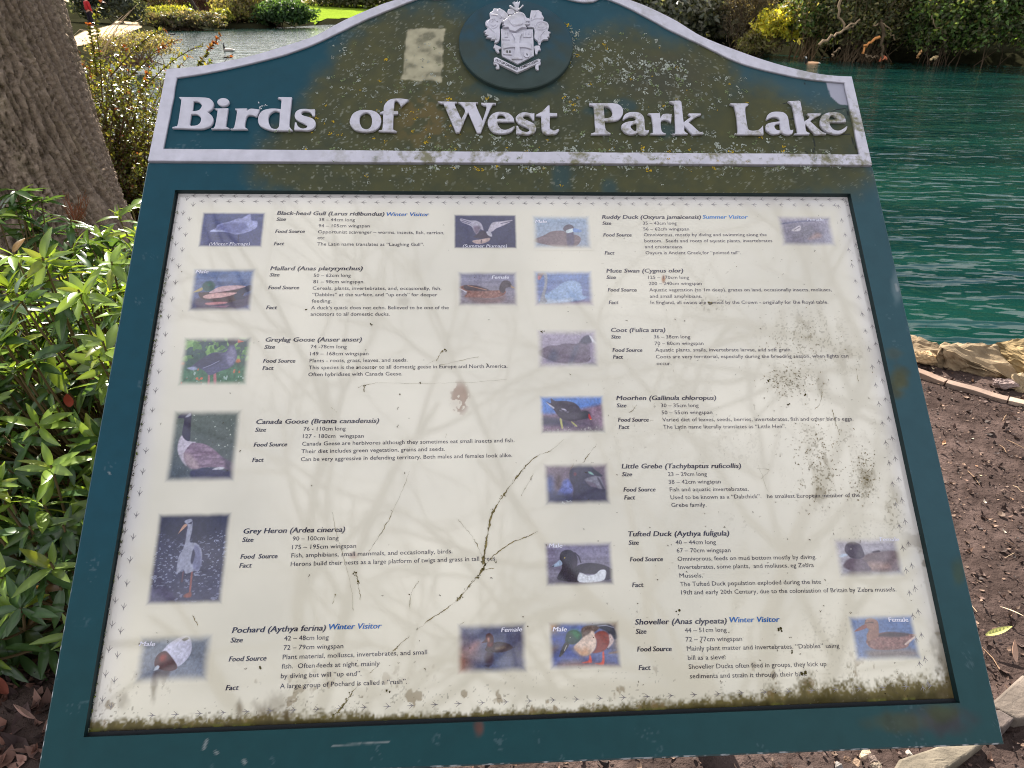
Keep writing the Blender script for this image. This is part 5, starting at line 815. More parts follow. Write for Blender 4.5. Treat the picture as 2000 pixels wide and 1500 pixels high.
for x, y, s in SP: cen.append(bp(x, y, HP)); siz.append(s * 1.45); col.append(MOSS * U(.6, 1.1))
for k in range(330):
    px, py = U(250, 1850), U(420, 1380)
    if px > 1100 or random.random() < .35 or py > 1250: cen.append(bp(px, py, HP)); siz.append(U(.0008, .0019)); col.append(lin((84, 70, 48)) * U(.5, 1.2))
for k in range(620):
    q = random.choice([(1540, 745, 55, 35), (1610, 925, 70, 60), (1560, 690, 80, 70), (1690, 930, 25, 55), (1600, 860, 70, 40)]); cen.append(bp(G_(q[0], q[2] * .5), G_(q[1], q[3] * .5), HP)); siz.append(U(.0006, .0018)); col.append(lin((130, 116, 82)) * U(.6, 1.3))
for s in (ST[0], ST[1], ST[5]):
    P = spl([tuple(bp(*p, HP)) for p in s[0]], 8, False)
    for p in P[len(P) // 3:]: cen.append(tuple(p + RNG.normal(size=2) * .001)); siz.append(U(.0010, .0022)); col.append(lin((122, 112, 66)) * U(.5, 1.1))
v, f, c = crumbs(cen, siz, col, .5, (2, 5), .8, z=HP + .0005); link('moss_specks', npmesh('moss_specks', v, f, c), M['crumb'], poster)
bpy.data.objects.remove(_to); bpy.data.curves.remove(_tc)
# motto on the crest's ribbon
# motto on the crest's ribbon
def motto(s, a, b, em):
    cu = bpy.data.curves.new('motto', 'FONT'); cu.body = s; cu.offset = .012; o = bpy.data.objects.new('motto', cu); COL.objects.link(o); me = bpy.data.meshes.new_from_object(o.evaluated_get(bpy.context.evaluated_depsgraph_get()))
    bpy.data.objects.remove(o); n = len(me.vertices); v = np.zeros(n * 3, np.float32); me.vertices.foreach_get('co', v); v = v.reshape(-1, 3).astype(float)
    S, E = bp(*eq([a])[0], .0138), bp(*eq([b])[0], .0138); d = E - S; wd = np.linalg.norm(d); d /= wd; nn = np.array([-d[1], d[0]]); lo, hi = v[:, 0].min(), v[:, 0].max()
    P = S + (v[:, 0:1] - lo) * wd / (hi - lo) * d + v[:, 1:2] * em * nn; co = np.c_[P, np.full(n, .0139)].astype(np.float32); me.vertices.foreach_set('co', co.ravel()); setcol(me, np.tile(lin((40, 40, 46)), (n, 1))); link('motto_lettering', me, M['crumb'], header)
motto('OUT OF DARKNESS', (642, 986), (1000, 1146), .0068); motto('COMETH LIGHT', (1050, 1128), (1352, 1000), .0068)

# ================================================================= BANK: rocks, timber edging, paving
def rock(label, px, py, sx, sy, sz, seed, col=(140, 122, 98), z=0.02, rz=0.0, name='rock', group=None, cat='rock'):
    rng = np.random.default_rng(seed); p = gpt(px, py, z); bm = bmesh.new()
    for q in rng.uniform(-1, 1, (22, 3)):
        q = q / max(np.abs(q).max(), .35) if rng.random() < .7 else q; bm.verts.new((q[0] * sx, q[1] * sy, q[2] * sz))
    r = bmesh.ops.convex_hull(bm, input=bm.verts); bmesh.ops.delete(bm, geom=[g for g in r['geom_interior'] if isinstance(g, bmesh.types.BMVert)], context='VERTS')
    bmesh.ops.subdivide_edges(bm, edges=bm.edges[:], cuts=8, use_grid_fill=True); bmesh.ops.triangulate(bm, faces=bm.faces[:])
    me = bpy.data.meshes.new(name); bm.normal_update(); s = max(sx, sy)
    for v in bm.verts:
        k = Vector(v.co) / s; d = mnoise.fractal(k * 2.2 + Vector((seed, 0, 0)), .9, 2.0, 6) * .10 + abs(mnoise.noise(k * 7 + Vector((0, seed, 0)))) * -.10 - max(0, .07 - abs(mnoise.noise(k * 2.2 + Vector((3, seed, 1))))) * 1.3
        v.co += v.normal * d * s
    bm.to_mesh(me); bm.free(); n = len(me.vertices); co = np.zeros(n * 3, np.float32); me.vertices.foreach_get('co', co); co = co.reshape(-1, 3)
    nz = fbm(co[:, 0] * 30 + seed, co[:, 1] * 30 + co[:, 2] * 20, 4, seed)[:, None]; setcol(me, lin(col) * (.62 + .75 * nz)); me.polygons.foreach_set('use_smooth', np.zeros(len(me.polygons), bool))
    o = link(name, me, M['rock']); o.location = (p[0], p[1], p[2] + sz * .25); o.rotation_euler = (rng.uniform(-.12, .12), rng.uniform(-.12, .12), rz); return tag(o, label, cat, group)
GB = 'pale rocks edging the lake'
rock('long pale rock at the water edge, nearest the board', 1822, 706, .19, .10, .085, 3, rz=-.45, z=-.02, group=GB)
rock('largest angular tan rock in the middle of the lakeside row', 1912, 724, .20, .12, .10, 8, rz=-.5, z=-.02, group=GB)
rock('golden brown rock at the right end of the lakeside row', 1988, 728, .12, .13, .11, 12, (140, 120, 86), rz=.3, z=-.02, group=GB)
rock('small rounded pale stone in front of the golden brown rock', 1995, 752, .055, .05, .05, 21, (170, 152, 124), group=GB)
rock('flat lilac grey pebble lying between rocks and timber', 1962, 752, .06, .035, .022, 23, (150, 132, 128), group=GB)
rock('small tan stone wedged under the long pale rock', 1806, 702, .05, .04, .03, 27, (176, 150, 116), group=GB)
for k, (xx, yy, s_) in enumerate([(1.45, 3.65, .2), (.95, 4.0, .17), (.45, 4.4, .2), (2.75, 2.62, .18)]):
    q = rock(['pale rock hidden behind the right side of the board', 'tan rock at the lake edge behind the lettered header', 'broad pale rock at the lake edge behind the middle of the board', 'pale rock beyond the golden brown rock, outside the picture'][k], 1000, 900, s_, s_ * .6, .1, 40 + k, rz=-.5 - k * .2, group=GB); q.location = (xx, yy, .0)
def plank(label, a, b, w=.045, h=.020, col=(140, 118, 104)):
    a, b = np.array(gpt(*a, .03)[:2]), np.array(gpt(*b, .03)[:2]); d = b - a; L_ = np.linalg.norm(d); d /= L_; nn = np.array([-d[1], d[0]]); nxp = 14; bm = bmesh.new(); bmesh.ops.create_cube(bm, size=1)
    for v in bm.verts: v.co = Vector((v.co.x * L_, v.co.y * w, v.co.z * h * 2))
    bmesh.ops.bevel(bm, geom=bm.edges[:], offset=.0015, segments=1, affect='EDGES'); bmesh.ops.subdivide_edges(bm, edges=[e for e in bm.edges if abs((e.verts[0].co - e.verts[1].co).x) > L_ * .5], cuts=10)
    for v in bm.verts: v.co += Vector((0, 1, 0)) * (mnoise.noise(Vector((v.co.x * 7, a[0], 0))) * .006) + Vector((0, 0, 1)) * mnoise.noise(Vector((v.co.x * 9, 3, a[1]))) * .005
    me = bpy.data.meshes.new('edging_plank'); bm.to_mesh(me); bm.free(); setcol(me, np.tile(lin(col), (len(me.vertices), 1))); o = link('edging_plank', me, M['plank'], None, ((a[0] + b[0]) / 2, (a[1] + b[1]) / 2, .005)); o.rotation_euler = (0, 0, math.atan2(d[1], d[0])); return tag(o, label, 'timber edging', 'timber edging along the bank')
plank('weathered timber edging length between the board and the first joint', (1770, 712), (1849, 741)); plank('long weathered timber edging length in front of the largest rock', (1851, 742), (1970, 776), col=(138, 118, 106)); plank('pale timber edging length at the right edge of the picture', (1973, 776), (2090, 806), col=(168, 148, 132)); plank('timber edging length hidden behind the board', (1560, 640), (1768, 711))
def slab(label, pts, h=.03, col=(112, 102, 94), seed=1):
    P = np.array([gpt(x, y, h)[:2] for x, y in pts]); cen = P.mean(0); cu_m, co = outline_mesh('paving_stone', [spl([(*(p - cen), 1) for p in P], 1)], -.04, h, .006)
    bm = bmesh.new(); bm.from_mesh(cu_m); bmesh.ops.triangulate(bm, faces=bm.faces[:]); bmesh.ops.subdivide_edges(bm, edges=[e for e in bm.edges if e.calc_length() > .05], cuts=4, use_grid_fill=True)
    for v in bm.verts: v.co.z += (mnoise.fractal(Vector((v.co.x * 9 + seed, v.co.y * 9, 0)), 1, 2, 4)) * .007; 
    bm.to_mesh(cu_m); bm.free(); n = len(cu_m.vertices); cc = np.zeros(n * 3, np.float32); cu_m.vertices.foreach_get('co', cc); cc = cc.reshape(-1, 3); nz = fbm(cc[:, 0] * 20 + seed, cc[:, 1] * 20, 4, seed)[:, None]
    setcol(cu_m, lin(col) * (.6 + .8 * nz)); o = link('paving_stone', cu_m, M['rock'], None, (cen[0], cen[1], 0)); return tag(o, label, 'paving stone', 'grey stones edging the path')
slab('large grey edging stone right of the lower corner of the board', [(1930, 1376), (2010, 1306), (2050, 1330), (2040, 1395), (1990, 1404)], seed=2)
slab('small dark grey edging stone touching the lower right corner of the board', [(1928, 1386), (1952, 1386), (1982, 1402), (1962, 1424), (1930, 1420)], col=(98, 88, 84), seed=5)
slab('long mossy edging stone below the lower right edge of the board', [(1735, 1520), (1757, 1482), (1833, 1455), (1925, 1448), (1885, 1478), (1850, 1500), (1840, 1530)], col=(110, 102, 90), seed=9)
for k, (px, py, s_, cl) in enumerate([(1688, 1474, .013, (168, 150, 128)), (1672, 1492, .010, (140, 118, 100)), (1705, 1486, .012, (128, 112, 104)), (1637, 1496, .009, (150, 144, 140)), (1655, 1484, .008, (120, 98, 84)), (1712, 1498, .011, (150, 136, 120)), (1776, 1472, .010, (156, 148, 140))]):
    rock(['tan pebble below the lower edge of the board', 'brown pebble beside the tan pebble', 'grey brown pebble next to the mossy edging stone', 'white pebble below the lower edge of the board', 'dark brown pebble among leaf scraps', 'buff pebble touching the mossy edging stone', 'white chip lying on the mossy edging stone'][k], px, py, s_, s_ * .8, s_ * .6, 60 + k, cl, .02, k * .7, 'pebble', 'pebbles below the board', 'pebble')

# ---- leaf scraps on the ground
def leaf_scraps(n, region, smin, smax, pal, seed, curl=.3):
    rng = np.random.default_rng(seed); x = rng.uniform(region[0], region[1], n); y = rng.uniform(region[2], region[3], n); d = sd_lake(x, y); ok = d < -.12; x, y = x[ok], y[ok]; n = len(x); z = ground_z(x, y) + rng.uniform(.001, .008, n)
    TV = np.array([(-.5, 0, .06), (-.2, .28, 0), (.15, .3, .02), (.5, .04, .1), (.2, -.28, 0), (-.15, -.3, .02), (0, 0, -.06)]) ; TV[:, 2] *= curl / .3; TF = np.array([[0, 6, 1], [1, 6, 2], [2, 6, 3], [3, 6, 4], [4, 6, 5], [5, 6, 0]])
    up = np.array([0, 0, 1.]) + rng.normal(size=(n, 3)) * .28; f = rng.normal(size=(n, 3)); f[:, 2] *= .2; rot = rotmats(f, up); s = rng.uniform(smin, smax, n); sc = np.c_[s, s * rng.uniform(.35, 1, n), s * rng.uniform(.5, 2, n)]
    pal = np.array([lin(p) for p in pal]); col = pal[rng.integers(0, len(pal), n)] * rng.uniform(.5, 1.25, (n, 1)); return instance(TV, TF, np.c_[x, y, z], rot, sc, col)
BRN = [(86, 66, 58), (108, 84, 72), (64, 48, 42), (130, 106, 90), (50, 38, 36), (76, 58, 52)]
parts = [leaf_scraps(17000, (-.5, 3.2, .3, 3.4), .006, .018, BRN, 1), leaf_scraps(4800, (-.5, 3.2, .3, 3.4), .015, .034, BRN, 2, .6), leaf_scraps(360, (-.5, 3.2, .3, 3.4), .012, .028, [(206, 184, 150), (190, 150, 118), (220, 208, 190)], 3, .5)]
v, f, c = merge(parts); tag(link('soil_litter', npmesh('soil_litter', v, f, c), M['litter']), 'crumbled brown leaf scraps scattered over the trodden soil', 'leaf litter', kind='stuff')
DRK = [(88, 62, 54), (122, 88, 76), (60, 44, 42), (150, 116, 104), (104, 70, 58), (72, 56, 54)]
parts = [leaf_scraps(2600, (-3.4, -.2, .5, 4.2), .03, .085, DRK, 5, .9), leaf_scraps(2200, (-2.0, -.3, .5, 1.8), .02, .07, DRK, 6, .9)]
v, f, c = merge(parts); tag(link('leaf_litter', npmesh('leaf_litter', v, f, c), M['litter']), 'thick layer of dead brown leaves under the glossy shrubs', 'leaf litter', kind='stuff')
def blade(L_, W_, rows=7, fold=.22, bend=.25, tip=1.0):
    t = np.linspace(0, 1, rows); w = W_ * .5 * np.sin(np.pi * np.clip(t, .02, .985) ** .85) ** .75; V = []
    for ti, wi in zip(t, w):
        z = -bend * L_ * ti * ti; V += [(-wi, ti * L_, z + fold * wi), (0, ti * L_, z), (wi, ti * L_, z + fold * wi)]
    F = []
    for k in range(rows - 1):
        for j in (0, 1): a = k * 3 + j; F.append([a, a + 1, a + 4, a + 3])
    return np.array(V), np.array(F)
def single_leaf(label, px, py, L_, W_, rz, tilt, col, bend, name='fallen_leaf'):
    v, f = blade(L_, W_, 9, .5, bend); p = gpt(px, py, .02); n = fbm(v[:, 0] * 60, v[:, 1] * 60, 3, 4)[:, None]; o = link(name, npmesh(name, v, f, lin(col) * (.7 + .6 * n), True), M['litter']); o.location = p + np.array([0, 0, .012]); o.rotation_euler = (tilt, .2, rz); return tag(o, label, 'leaf', 'single fallen leaves')
single_leaf('yellow green fallen leaf on the soil right of the board', 1922, 1246, .07, .018, -1.4, .1, (176, 176, 104), -.3)
single_leaf('curled pale brown dead leaf near the right edge', 1982, 1300, .05, .035, .6, .5, (196, 160, 138), -.7)
single_leaf('thin pale twig-like leaf on the soil by the edge', 1998, 1210, .06, .006, .9, .1, (206, 186, 160), .1)
single_leaf('reddish brown dead leaf lying on the dark litter at lower left', 18, 1362, .075, .032, 1.2, .15, (140, 76, 62), -.4)
single_leaf('pale dry leaf standing in the dark litter beside the board', 72, 1410, .06, .04, 2.4, .7, (188, 150, 138), -.6)

# ================================================================= TREE ON THE LEFT
def trunk_mesh(r0, H, lean, seed, nsec=420, nring=420, ridge=.055, flare=.35):
    zz = np.linspace(-.15, H, nring)[:, None]; th = np.linspace(0, 2 * np.pi, nsec, endpoint=False)[None]
    r = r0 * (1 - .035 * np.clip(zz, 0, None)) * (1 + flare * np.exp(-np.clip(zz, 0, None) / .35) * (1 + .35 * np.cos(3 * th + 1.2) + .2 * np.cos(5 * th)))
    u = th / (2 * np.pi); X_ = np.cos(th) + zz * 0; Y_ = np.sin(th) + zz * 0; wv = (fbm(X_ * 3 + 5, Y_ * 3 + zz * 2.2, 3, seed) - .5) * .3
    def per(fx, fz, s): return fbm((X_ + wv * .35) * fx + 9, (Y_ + wv * .35) * fx + zz * fz, 4, s)
    a = 1 - np.abs(2 * per(21, 7.5, seed + 1) - 1) * 3.0; b = 1 - np.abs(2 * per(44, 17, seed + 2) - 1) * 2.6; d = per(64, 36, seed + 3) - .5
    r = r + ridge * (np.clip(a, 0, 1) * -.55 + np.clip(b, 0, 1) * -.35 + d * .32 + .3)
    V = np.stack([r * np.cos(th) + lean[0] * zz, r * np.sin(th) + lean[1] * zz, zz + 0 * th], -1).reshape(-1, 3); i = np.arange(nsec); j = (i + 1) % nsec; k = np.arange(nring - 1)[:, None] * nsec
    F = np.stack([k + i, k + j, k + nsec + j, k + nsec + i], -1).reshape(-1, 4); n = per(9, 6, seed + 6)[..., None]; g = (np.clip(a, 0, 1) * .5 + np.clip(b, 0, 1) * .4)[..., None]
    c = (lin((160, 142, 126)) * (.75 + .5 * n)) * (1 - .62 * g) + lin((60, 51, 46)) * .62 * g; c = c * (.7 + .6 * (d[..., None] + .5)); gr = sstep(.5, .75, n) * .35; c = c * (1 - gr) + lin((104, 98, 70)) * gr; return V, F, c.reshape(-1, 3)
def branching(base, dirv, length, rad, depth, rng, out, spread=.6, up=.15, kids=(2, 4)):
    n = 7; P = [np.array(base, float)]; d = np.array(dirv, float); d /= np.linalg.norm(d); ds = [d]
    for k in range(n): d = d + rng.normal(size=3) * .13 + np.array([0, 0, up * .12]); d /= np.linalg.norm(d); P.append(P[-1] + d * length / n); ds.append(d)
    out.append((np.array(P), np.linspace(rad, rad * .45, n + 1)))
    if depth <= 0: return
    for k in range(rng.integers(*kids) + 1):
        t = rng.uniform(.35, 1.0); i = min(int(t * n), n); q = rng.normal(size=3); q -= q.dot(ds[i]) * ds[i]; q /= np.linalg.norm(q); nd = ds[i] * (1 - spread * .4) + q * spread
        branching(P[i], nd, length * rng.uniform(.5, .8), rad * .55 * (1.1 - .3 * t), depth - 1, rng, out, spread, up, kids)
tree = empty('tree', (-3.0, 4.15, 0)); tag(tree, 'thick furrowed brown tree trunk rising from the shrubs left of the board', 'tree')
v, f, c = trunk_mesh(.53, 3.2, (-.0, .03), 5); link('trunk', npmesh('trunk', v, f, c, True), M['bark'], tree)
out = []; rng = np.random.default_rng(4)
for a in (.4, 1.7, 2.9, 4.2, 5.4): branching((.2 * math.cos(a), .2 * math.sin(a) + .09, 2.9), (math.cos(a) * .8, math.sin(a) * .8, 1.2), 2.8, .19, 3, rng, out)
v, f = tubes(out, 6); link('limbs', npmesh('limbs', v, f, np.tile(lin((96, 82, 70)), (len(v), 1)), True), M['bark'], tree)
# bare trees standing behind the photographer: their branches are what the glossy poster mirrors
for k, (x, y, H, sd) in enumerate([(1.7, -2.2, 3.6, 3), (-1.0, -3.4, 4.2, 9), (4.2, -.2, 4.0, 15)]):
    t = empty('bare_tree', (x, y, 0)); tag(t, ['leafless tree overhead behind the viewer, mirrored in the right of the poster', 'leafless tree behind the viewer, mirrored in the middle of the poster', 'leafless tree beside the viewer at the right'][k], 'tree', 'bare trees behind the viewer')
    rng = np.random.default_rng(sd); zz = np.linspace(0, H, 12); tr = [(np.c_[.1 * np.sin(zz), .1 * np.cos(zz * .7), zz], .14 - .016 * zz)]; v, f = tubes(tr, 10); link('trunk', npmesh('trunk', v, f, np.tile(lin((60, 52, 48)), (len(v), 1)), True), M['bark'], t)
    out = []
    for a in np.linspace(0, 6.283, 6)[:-1] + rng.random(): branching(tr[0][0][rng.integers(8, 12)], (math.cos(a), math.sin(a), 1.1), 3.4, .065, 3, rng, out, .7, .2, (3, 4))
    v, f = tubes(out, 5); link('branches', npmesh('branches', v, f, np.tile(lin((56, 50, 46)), (len(v), 1)), True), M['bark'], t)

# ================================================================= GLOSSY SHRUBS AT THE LEFT
RV, RF = blade(1.0, .29, 6, .28, .24)
def rhodo(label, cx, cy, rx, ry, H, nw, seed, lmin=.08, lmax=.13, bright=.5, inner=.35):
    rng = np.random.default_rng(seed); root = empty('glossy_shrub', (cx, cy, 0)); tag(root, label, 'shrub', 'glossy evergreen shrubs left of the board'); d = rng.normal(size=(nw, 3)); d[:, 2] = np.abs(d[:, 2]) * .9 + .05; d /= np.linalg.norm(d, axis=1, keepdims=True)
    rad = np.where(rng.random(nw) < inner, rng.uniform(.5, .9, nw), rng.uniform(.88, 1.06, nw)); bump = .85 + .3 * vn(d[:, 0] * 3 + 7, d[:, 1] * 3 + d[:, 2] * 2, seed)
    tip = d * np.array([rx, ry, H]) * (rad * bump)[:, None]; tip[:, 2] = np.clip(tip[:, 2], .08, None); axis = d * np.array([1 / rx, 1 / ry, 1 / H]); axis /= np.linalg.norm(axis, axis=1, keepdims=True); axis = axis * .6 + np.array([0, 0, .6]) + rng.normal(size=(nw, 3)) * .3; axis /= np.linalg.norm(axis, axis=1, keepdims=True)
    pos, fw, up, sc, col = [], [], [], [], []; lines = []
    for k in range(nw):
        b = np.array([rng.normal() * rx * .15, rng.normal() * ry * .15, 0]); m1 = tip[k] * np.array([.6, .6, .5]) + b * .4; P = spl([tuple(b[:2]), tuple(m1[:2]), tuple(tip[k][:2])], 4, False); zz = np.interp(np.linspace(0, 1, len(P)), [0, .5, 1], [0, m1[2] * .9, tip[k][2]]); lines.append((np.c_[P, zz], np.linspace(.006, .0028, len(P))))
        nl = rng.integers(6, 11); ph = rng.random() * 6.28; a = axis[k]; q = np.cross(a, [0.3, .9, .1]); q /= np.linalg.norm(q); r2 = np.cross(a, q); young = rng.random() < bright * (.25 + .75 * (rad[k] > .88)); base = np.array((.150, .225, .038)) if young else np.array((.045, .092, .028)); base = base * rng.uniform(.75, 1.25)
        for j in range(nl):
            an = ph + j * 2.4 + rng.normal() * .2; e = rng.uniform(-.25, .75) + (.35 if young else 0) - .02 * j; r_ = q * math.cos(an) + r2 * math.sin(an); fd = r_ * math.cos(e) + a * math.sin(e) + np.array([0, 0, -.12]); pos.append(tip[k] - a * rng.uniform(0, .035)); fw.append(fd); up.append(a + rng.normal(size=3) * .25); L_ = rng.uniform(lmin, lmax) * (.8 if e > .6 else 1); sc.append((L_ * rng.uniform(.8, 1.15), L_, L_)); cj = base * rng.uniform(.8, 1.25); u_ = rng.random(); cj = cj * np.array([1.25, 1.0, .8]) if u_ < .12 else np.array((.16, .09, .035)) * rng.uniform(.6, 1.2) if u_ > .988 else cj; col.append(cj)
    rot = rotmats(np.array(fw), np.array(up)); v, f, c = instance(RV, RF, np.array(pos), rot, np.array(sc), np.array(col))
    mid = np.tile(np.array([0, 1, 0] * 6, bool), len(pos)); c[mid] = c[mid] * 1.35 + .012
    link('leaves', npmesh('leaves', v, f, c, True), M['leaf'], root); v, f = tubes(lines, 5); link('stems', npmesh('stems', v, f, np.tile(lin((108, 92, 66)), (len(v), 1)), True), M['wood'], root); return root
rhodo('glossy evergreen shrub with bright yellow green leaves along the left edge of the board', -1.28, 1.95, .72, .62, .94, 680, 1, bright=.75, lmin=.06, lmax=.105)
rhodo('dark glossy shrub in front of the foot of the tree trunk', -2.15, 2.75, .7, .55, .84, 170, 2, bright=.2)
rhodo('low glossy shrub over the dead leaves at the lower left', -1.28, 1.42, .42, .34, .50, 170, 3, bright=.5, lmin=.065, lmax=.105)
rhodo('glossy shrub at the far left edge of the picture', -2.1, 1.85, .55, .6, .86, 420, 4, bright=.75, lmin=.06, lmax=.105)
rhodo('small glossy shrub between the tree trunk and the board', -1.55, 2.9, .5, .45, .86, 90, 6, bright=.6)
single_leaf('orange red dead leaf caught in the glossy shrub', 136, 800, .034, .02, .3, 1.2, (150, 66, 44), -.7); bpy.context.scene.objects[-1 if False else 'fallen_leaf.005'].location = rpt(136, 795, 1.33)
# dried flower stalks in front of the trunk
dr = empty('dried_flower', (-2.05, 3.2, 0)); tag(dr, 'dry branching brown flower stalk in front of the tree trunk', 'dried plant'); out = []; rng = np.random.default_rng(12); b0 = rpt(146, 440, 3.2) - np.array([-2.05, 3.2, 0])
out.append((np.array([[b0[0], 0, .2], b0]), np.array([.003, .003])))
for k in range(26):
    e = rpt(rng.uniform(118, 176), rng.uniform(370, 400), 3.2 + rng.normal() * .05) - np.array([-2.05, 3.2, 0]); m = b0 * .45 + e * .55 + rng.normal(size=3) * .012 - np.array([0, 0, .02]); out.append((np.array([b0, m, e]), np.array([.0018, .0013, .001]))); out.append((np.array([m, m + rng.normal(size=3) * .02 + np.array([0, 0, .04])]), np.array([.001, .0016])))
v, f = tubes(out, 4); link('stalks', npmesh('stalks', v, f, np.tile(lin((126, 84, 64)), (len(v), 1))), M['wood'], dr)

# ================================================================= SMALL-LEAVED SHRUB BEHIND THE TRUNK
SV, SF = blade(1.0, .55, 4, .3, .15)
def cane_shrub():
    rng = np.random.default_rng(8); root = empty('arching_shrub', (-3.0, 5.3, 0)); O = np.array([-3.0, 5.3, 0]); tag(root, 'small-leaved shrub with arching canes and orange leaf tips behind the trunk', 'shrub'); lines = []; pos, fw, up, sc, col = [], [], [], [], []
    def leaves_on(P, n, s0, s1, tipcol, tipfrac):
        d = np.r_[0, np.cumsum(np.linalg.norm(np.diff(P, axis=0), axis=1))]; t = np.sort(rng.random(n)) * d[-1]; Q = np.stack([np.interp(t, d, P[:, i]) for i in range(3)], 1); T = np.gradient(P, axis=0); T /= np.linalg.norm(T, axis=1, keepdims=True)
        for k in range(n):
            fr = t[k] / d[-1]; dirv = T[min(int(fr * len(P)), len(P) - 1)]; r_ = rng.normal(size=3); r_ -= r_.dot(dirv) * dirv; r_ /= np.linalg.norm(r_); pos.append(Q[k]); fw.append(r_ + dirv * .5); up.append(rng.normal(size=3) * .6 + np.array([0, 0, 1])); s = rng.uniform(s0, s1); sc.append((s, s, s)); b = np.array([(.14, .155, .035), (.10, .13, .03), (.20, .18, .05), (.09, .095, .03)][rng.integers(4)]) * rng.uniform(.7, 1.3)
            if fr > 1 - tipfrac or rng.random() < .015: b = np.array([(.26, .075, .025), (.17, .05, .02), (.20, .10, .03)][rng.integers(3)]) * rng.uniform(.6, 1.2)
            col.append(b)
    hero = [([(235, 260), (252, 193), (288, 165), (319, 134), (347, 112), (378, 94), (398, 90)], .0), ([(370, 150), (388, 127), (398, 112), (409, 95), (431, 69)], .4), ([(225, 200), (246, 157), (272, 132), (302, 101), (330, 84), (353, 77)], .3), ([(215, 150), (250, 110), (275, 85), (297, 67), (322, 57)], .04), ([(200, 200), (196, 120), (190, 70), (186, 30), (200, 2)], .05), ([(240, 300), (262, 230), (276, 180), (290, 140)], .1), ([(225, 330), (270, 290), (300, 250), (322, 230)], .05), ([(190, 150), (180, 80), (172, 45)], .1)]
    for pts, tf in hero:
        P = np.array([rpt(x, y, 5.0 + .05 * i) for i, (x, y) in enumerate(pts)]) - O; P = np.stack([np.interp(np.linspace(0, len(P) - 1, 24), np.arange(len(P)), P[:, i]) for i in range(3)], 1); lines.append((P, np.linspace(.0045, .0018, 24))); leaves_on(P, 150, .016, .032, None, tf)
    for k in range(430):
        a = rng.uniform(0, 6.28); rr_ = rng.uniform(.1, 1.15); hgt = rng.uniform(.3, 1.42) * (1 - .15 * rr_); b = np.array([rng.normal() * .25, rng.normal() * .25, 0]); e = np.array([rr_ * math.cos(a), rr_ * math.sin(a), hgt]); m = b * .4 + e * .6; m[2] = hgt * .75; t = np.linspace(0, 1, 10)[:, None]; P = (1 - t) ** 2 * b + 2 * t * (1 - t) * m * 1.05 + t ** 2 * e; lines.append((P, np.linspace(.005, .0016, 10))); leaves_on(P[2:], 74, .018, .036, None, .02)
    rot = rotmats(np.array(fw), np.array(up)); v, f, c = instance(SV, SF, np.array(pos), rot, np.array(sc), np.array(col)); link('leaves', npmesh('leaves', v, f, c, True), M['leaf'], root); v, f = tubes(lines, 4); link('canes', npmesh('canes', v, f, np.tile(lin((96, 70, 56)), (len(v), 1))), M['wood'], root)
cane_shrub()
gr = empty('dry_grass', (-2.9, 5.6, 0)); tag(gr, 'tuft of thin straw coloured stems above the small-leaved shrub', 'grass'); rng = np.random.default_rng(31); out = []
for (xa, ya, xb, yb) in [(190, 100, 255, 20), (196, 105, 268, 8), (182, 95, 240, 30), (200, 110, 232, 55), (215, 92, 262, 60), (170, 60, 145, 68), (248, 80, 262, 52), (222, 70, 252, 24), (205, 90, 276, 36)]:
    P0, P1 = rpt(xa, ya, 5.6) - np.array([-2.9, 5.6, 0]), rpt(xb, yb, 5.6) - np.array([-2.9, 5.6, 0]); out.append((np.array([P0, P0 * .5 + P1 * .5 + np.array([0, 0, .02]), P1]), np.array([.003, .0022, .0012])))
v, f = tubes(out, 4); link('stems', npmesh('stems', v, f, np.tile(lin((206, 186, 164)), (len(v), 1))), M['wood'], gr)

# ================================================================= VEGETATION ROUND THE LAKE
QV = np.array([(-.5, 0, 0), (0, -.12, .06), (.5, 0, 0), (.32, .55, .02), (0, 1, -.05), (-.32, .55, .02)]); QF = np.array([[0, 1, 4, 5], [1, 2, 3, 4]])
def foliage(lo, hi, n, size, pal, seed, flat=0.0, clump=22, parent=None, name='foliage', mt='farleaf', elong=.6, hang=0.0):
    """leaf clumps through the volume of a mound between lo and hi (lower and upper corner)"""
    rng = np.random.default_rng(seed); lo, hi = np.array(lo, float), np.array(hi, float); C_ = (lo + hi) / 2; r = (hi - lo) / 2; ncl = max(int(n / clump), 6); d = randunit(ncl, rng); d[:, 2] = np.where(d[:, 2] < -.5, -d[:, 2], d[:, 2]); rad = rng.uniform(.45, 1.0, ncl) ** .6 * (.8 + .4 * vn(d[:, 0] * 3, d[:, 2] * 3 + d[:, 1] * 2, seed)); cc_ = d * rad[:, None]
    cl = rng.uniform(.65, 1.35, ncl); k = rng.integers(0, ncl, n); p = cc_[k] + rng.normal(size=(n, 3)) * .12; p = C_ + p * r; p[:, 2] = np.clip(p[:, 2], lo[2] + .02, None)
    nrm = d[k] + rng.normal(size=(n, 3)) * .7 + np.array([0, 0, .3]); f = rng.normal(size=(n, 3)) + np.array([0, 0, -hang]); rot = rotmats(f, nrm); s = size * rng.uniform(.6, 1.3, n); pal = np.array(pal, float); col = pal[rng.integers(0, len(pal), n)] * (cl[k] * rng.uniform(.7, 1.3, n))[:, None]
    v, fc, c = instance(QV, QF, p, rot, np.c_[s * elong, s, s], col); return link(name, npmesh(name, v, fc, c), M[mt], parent)
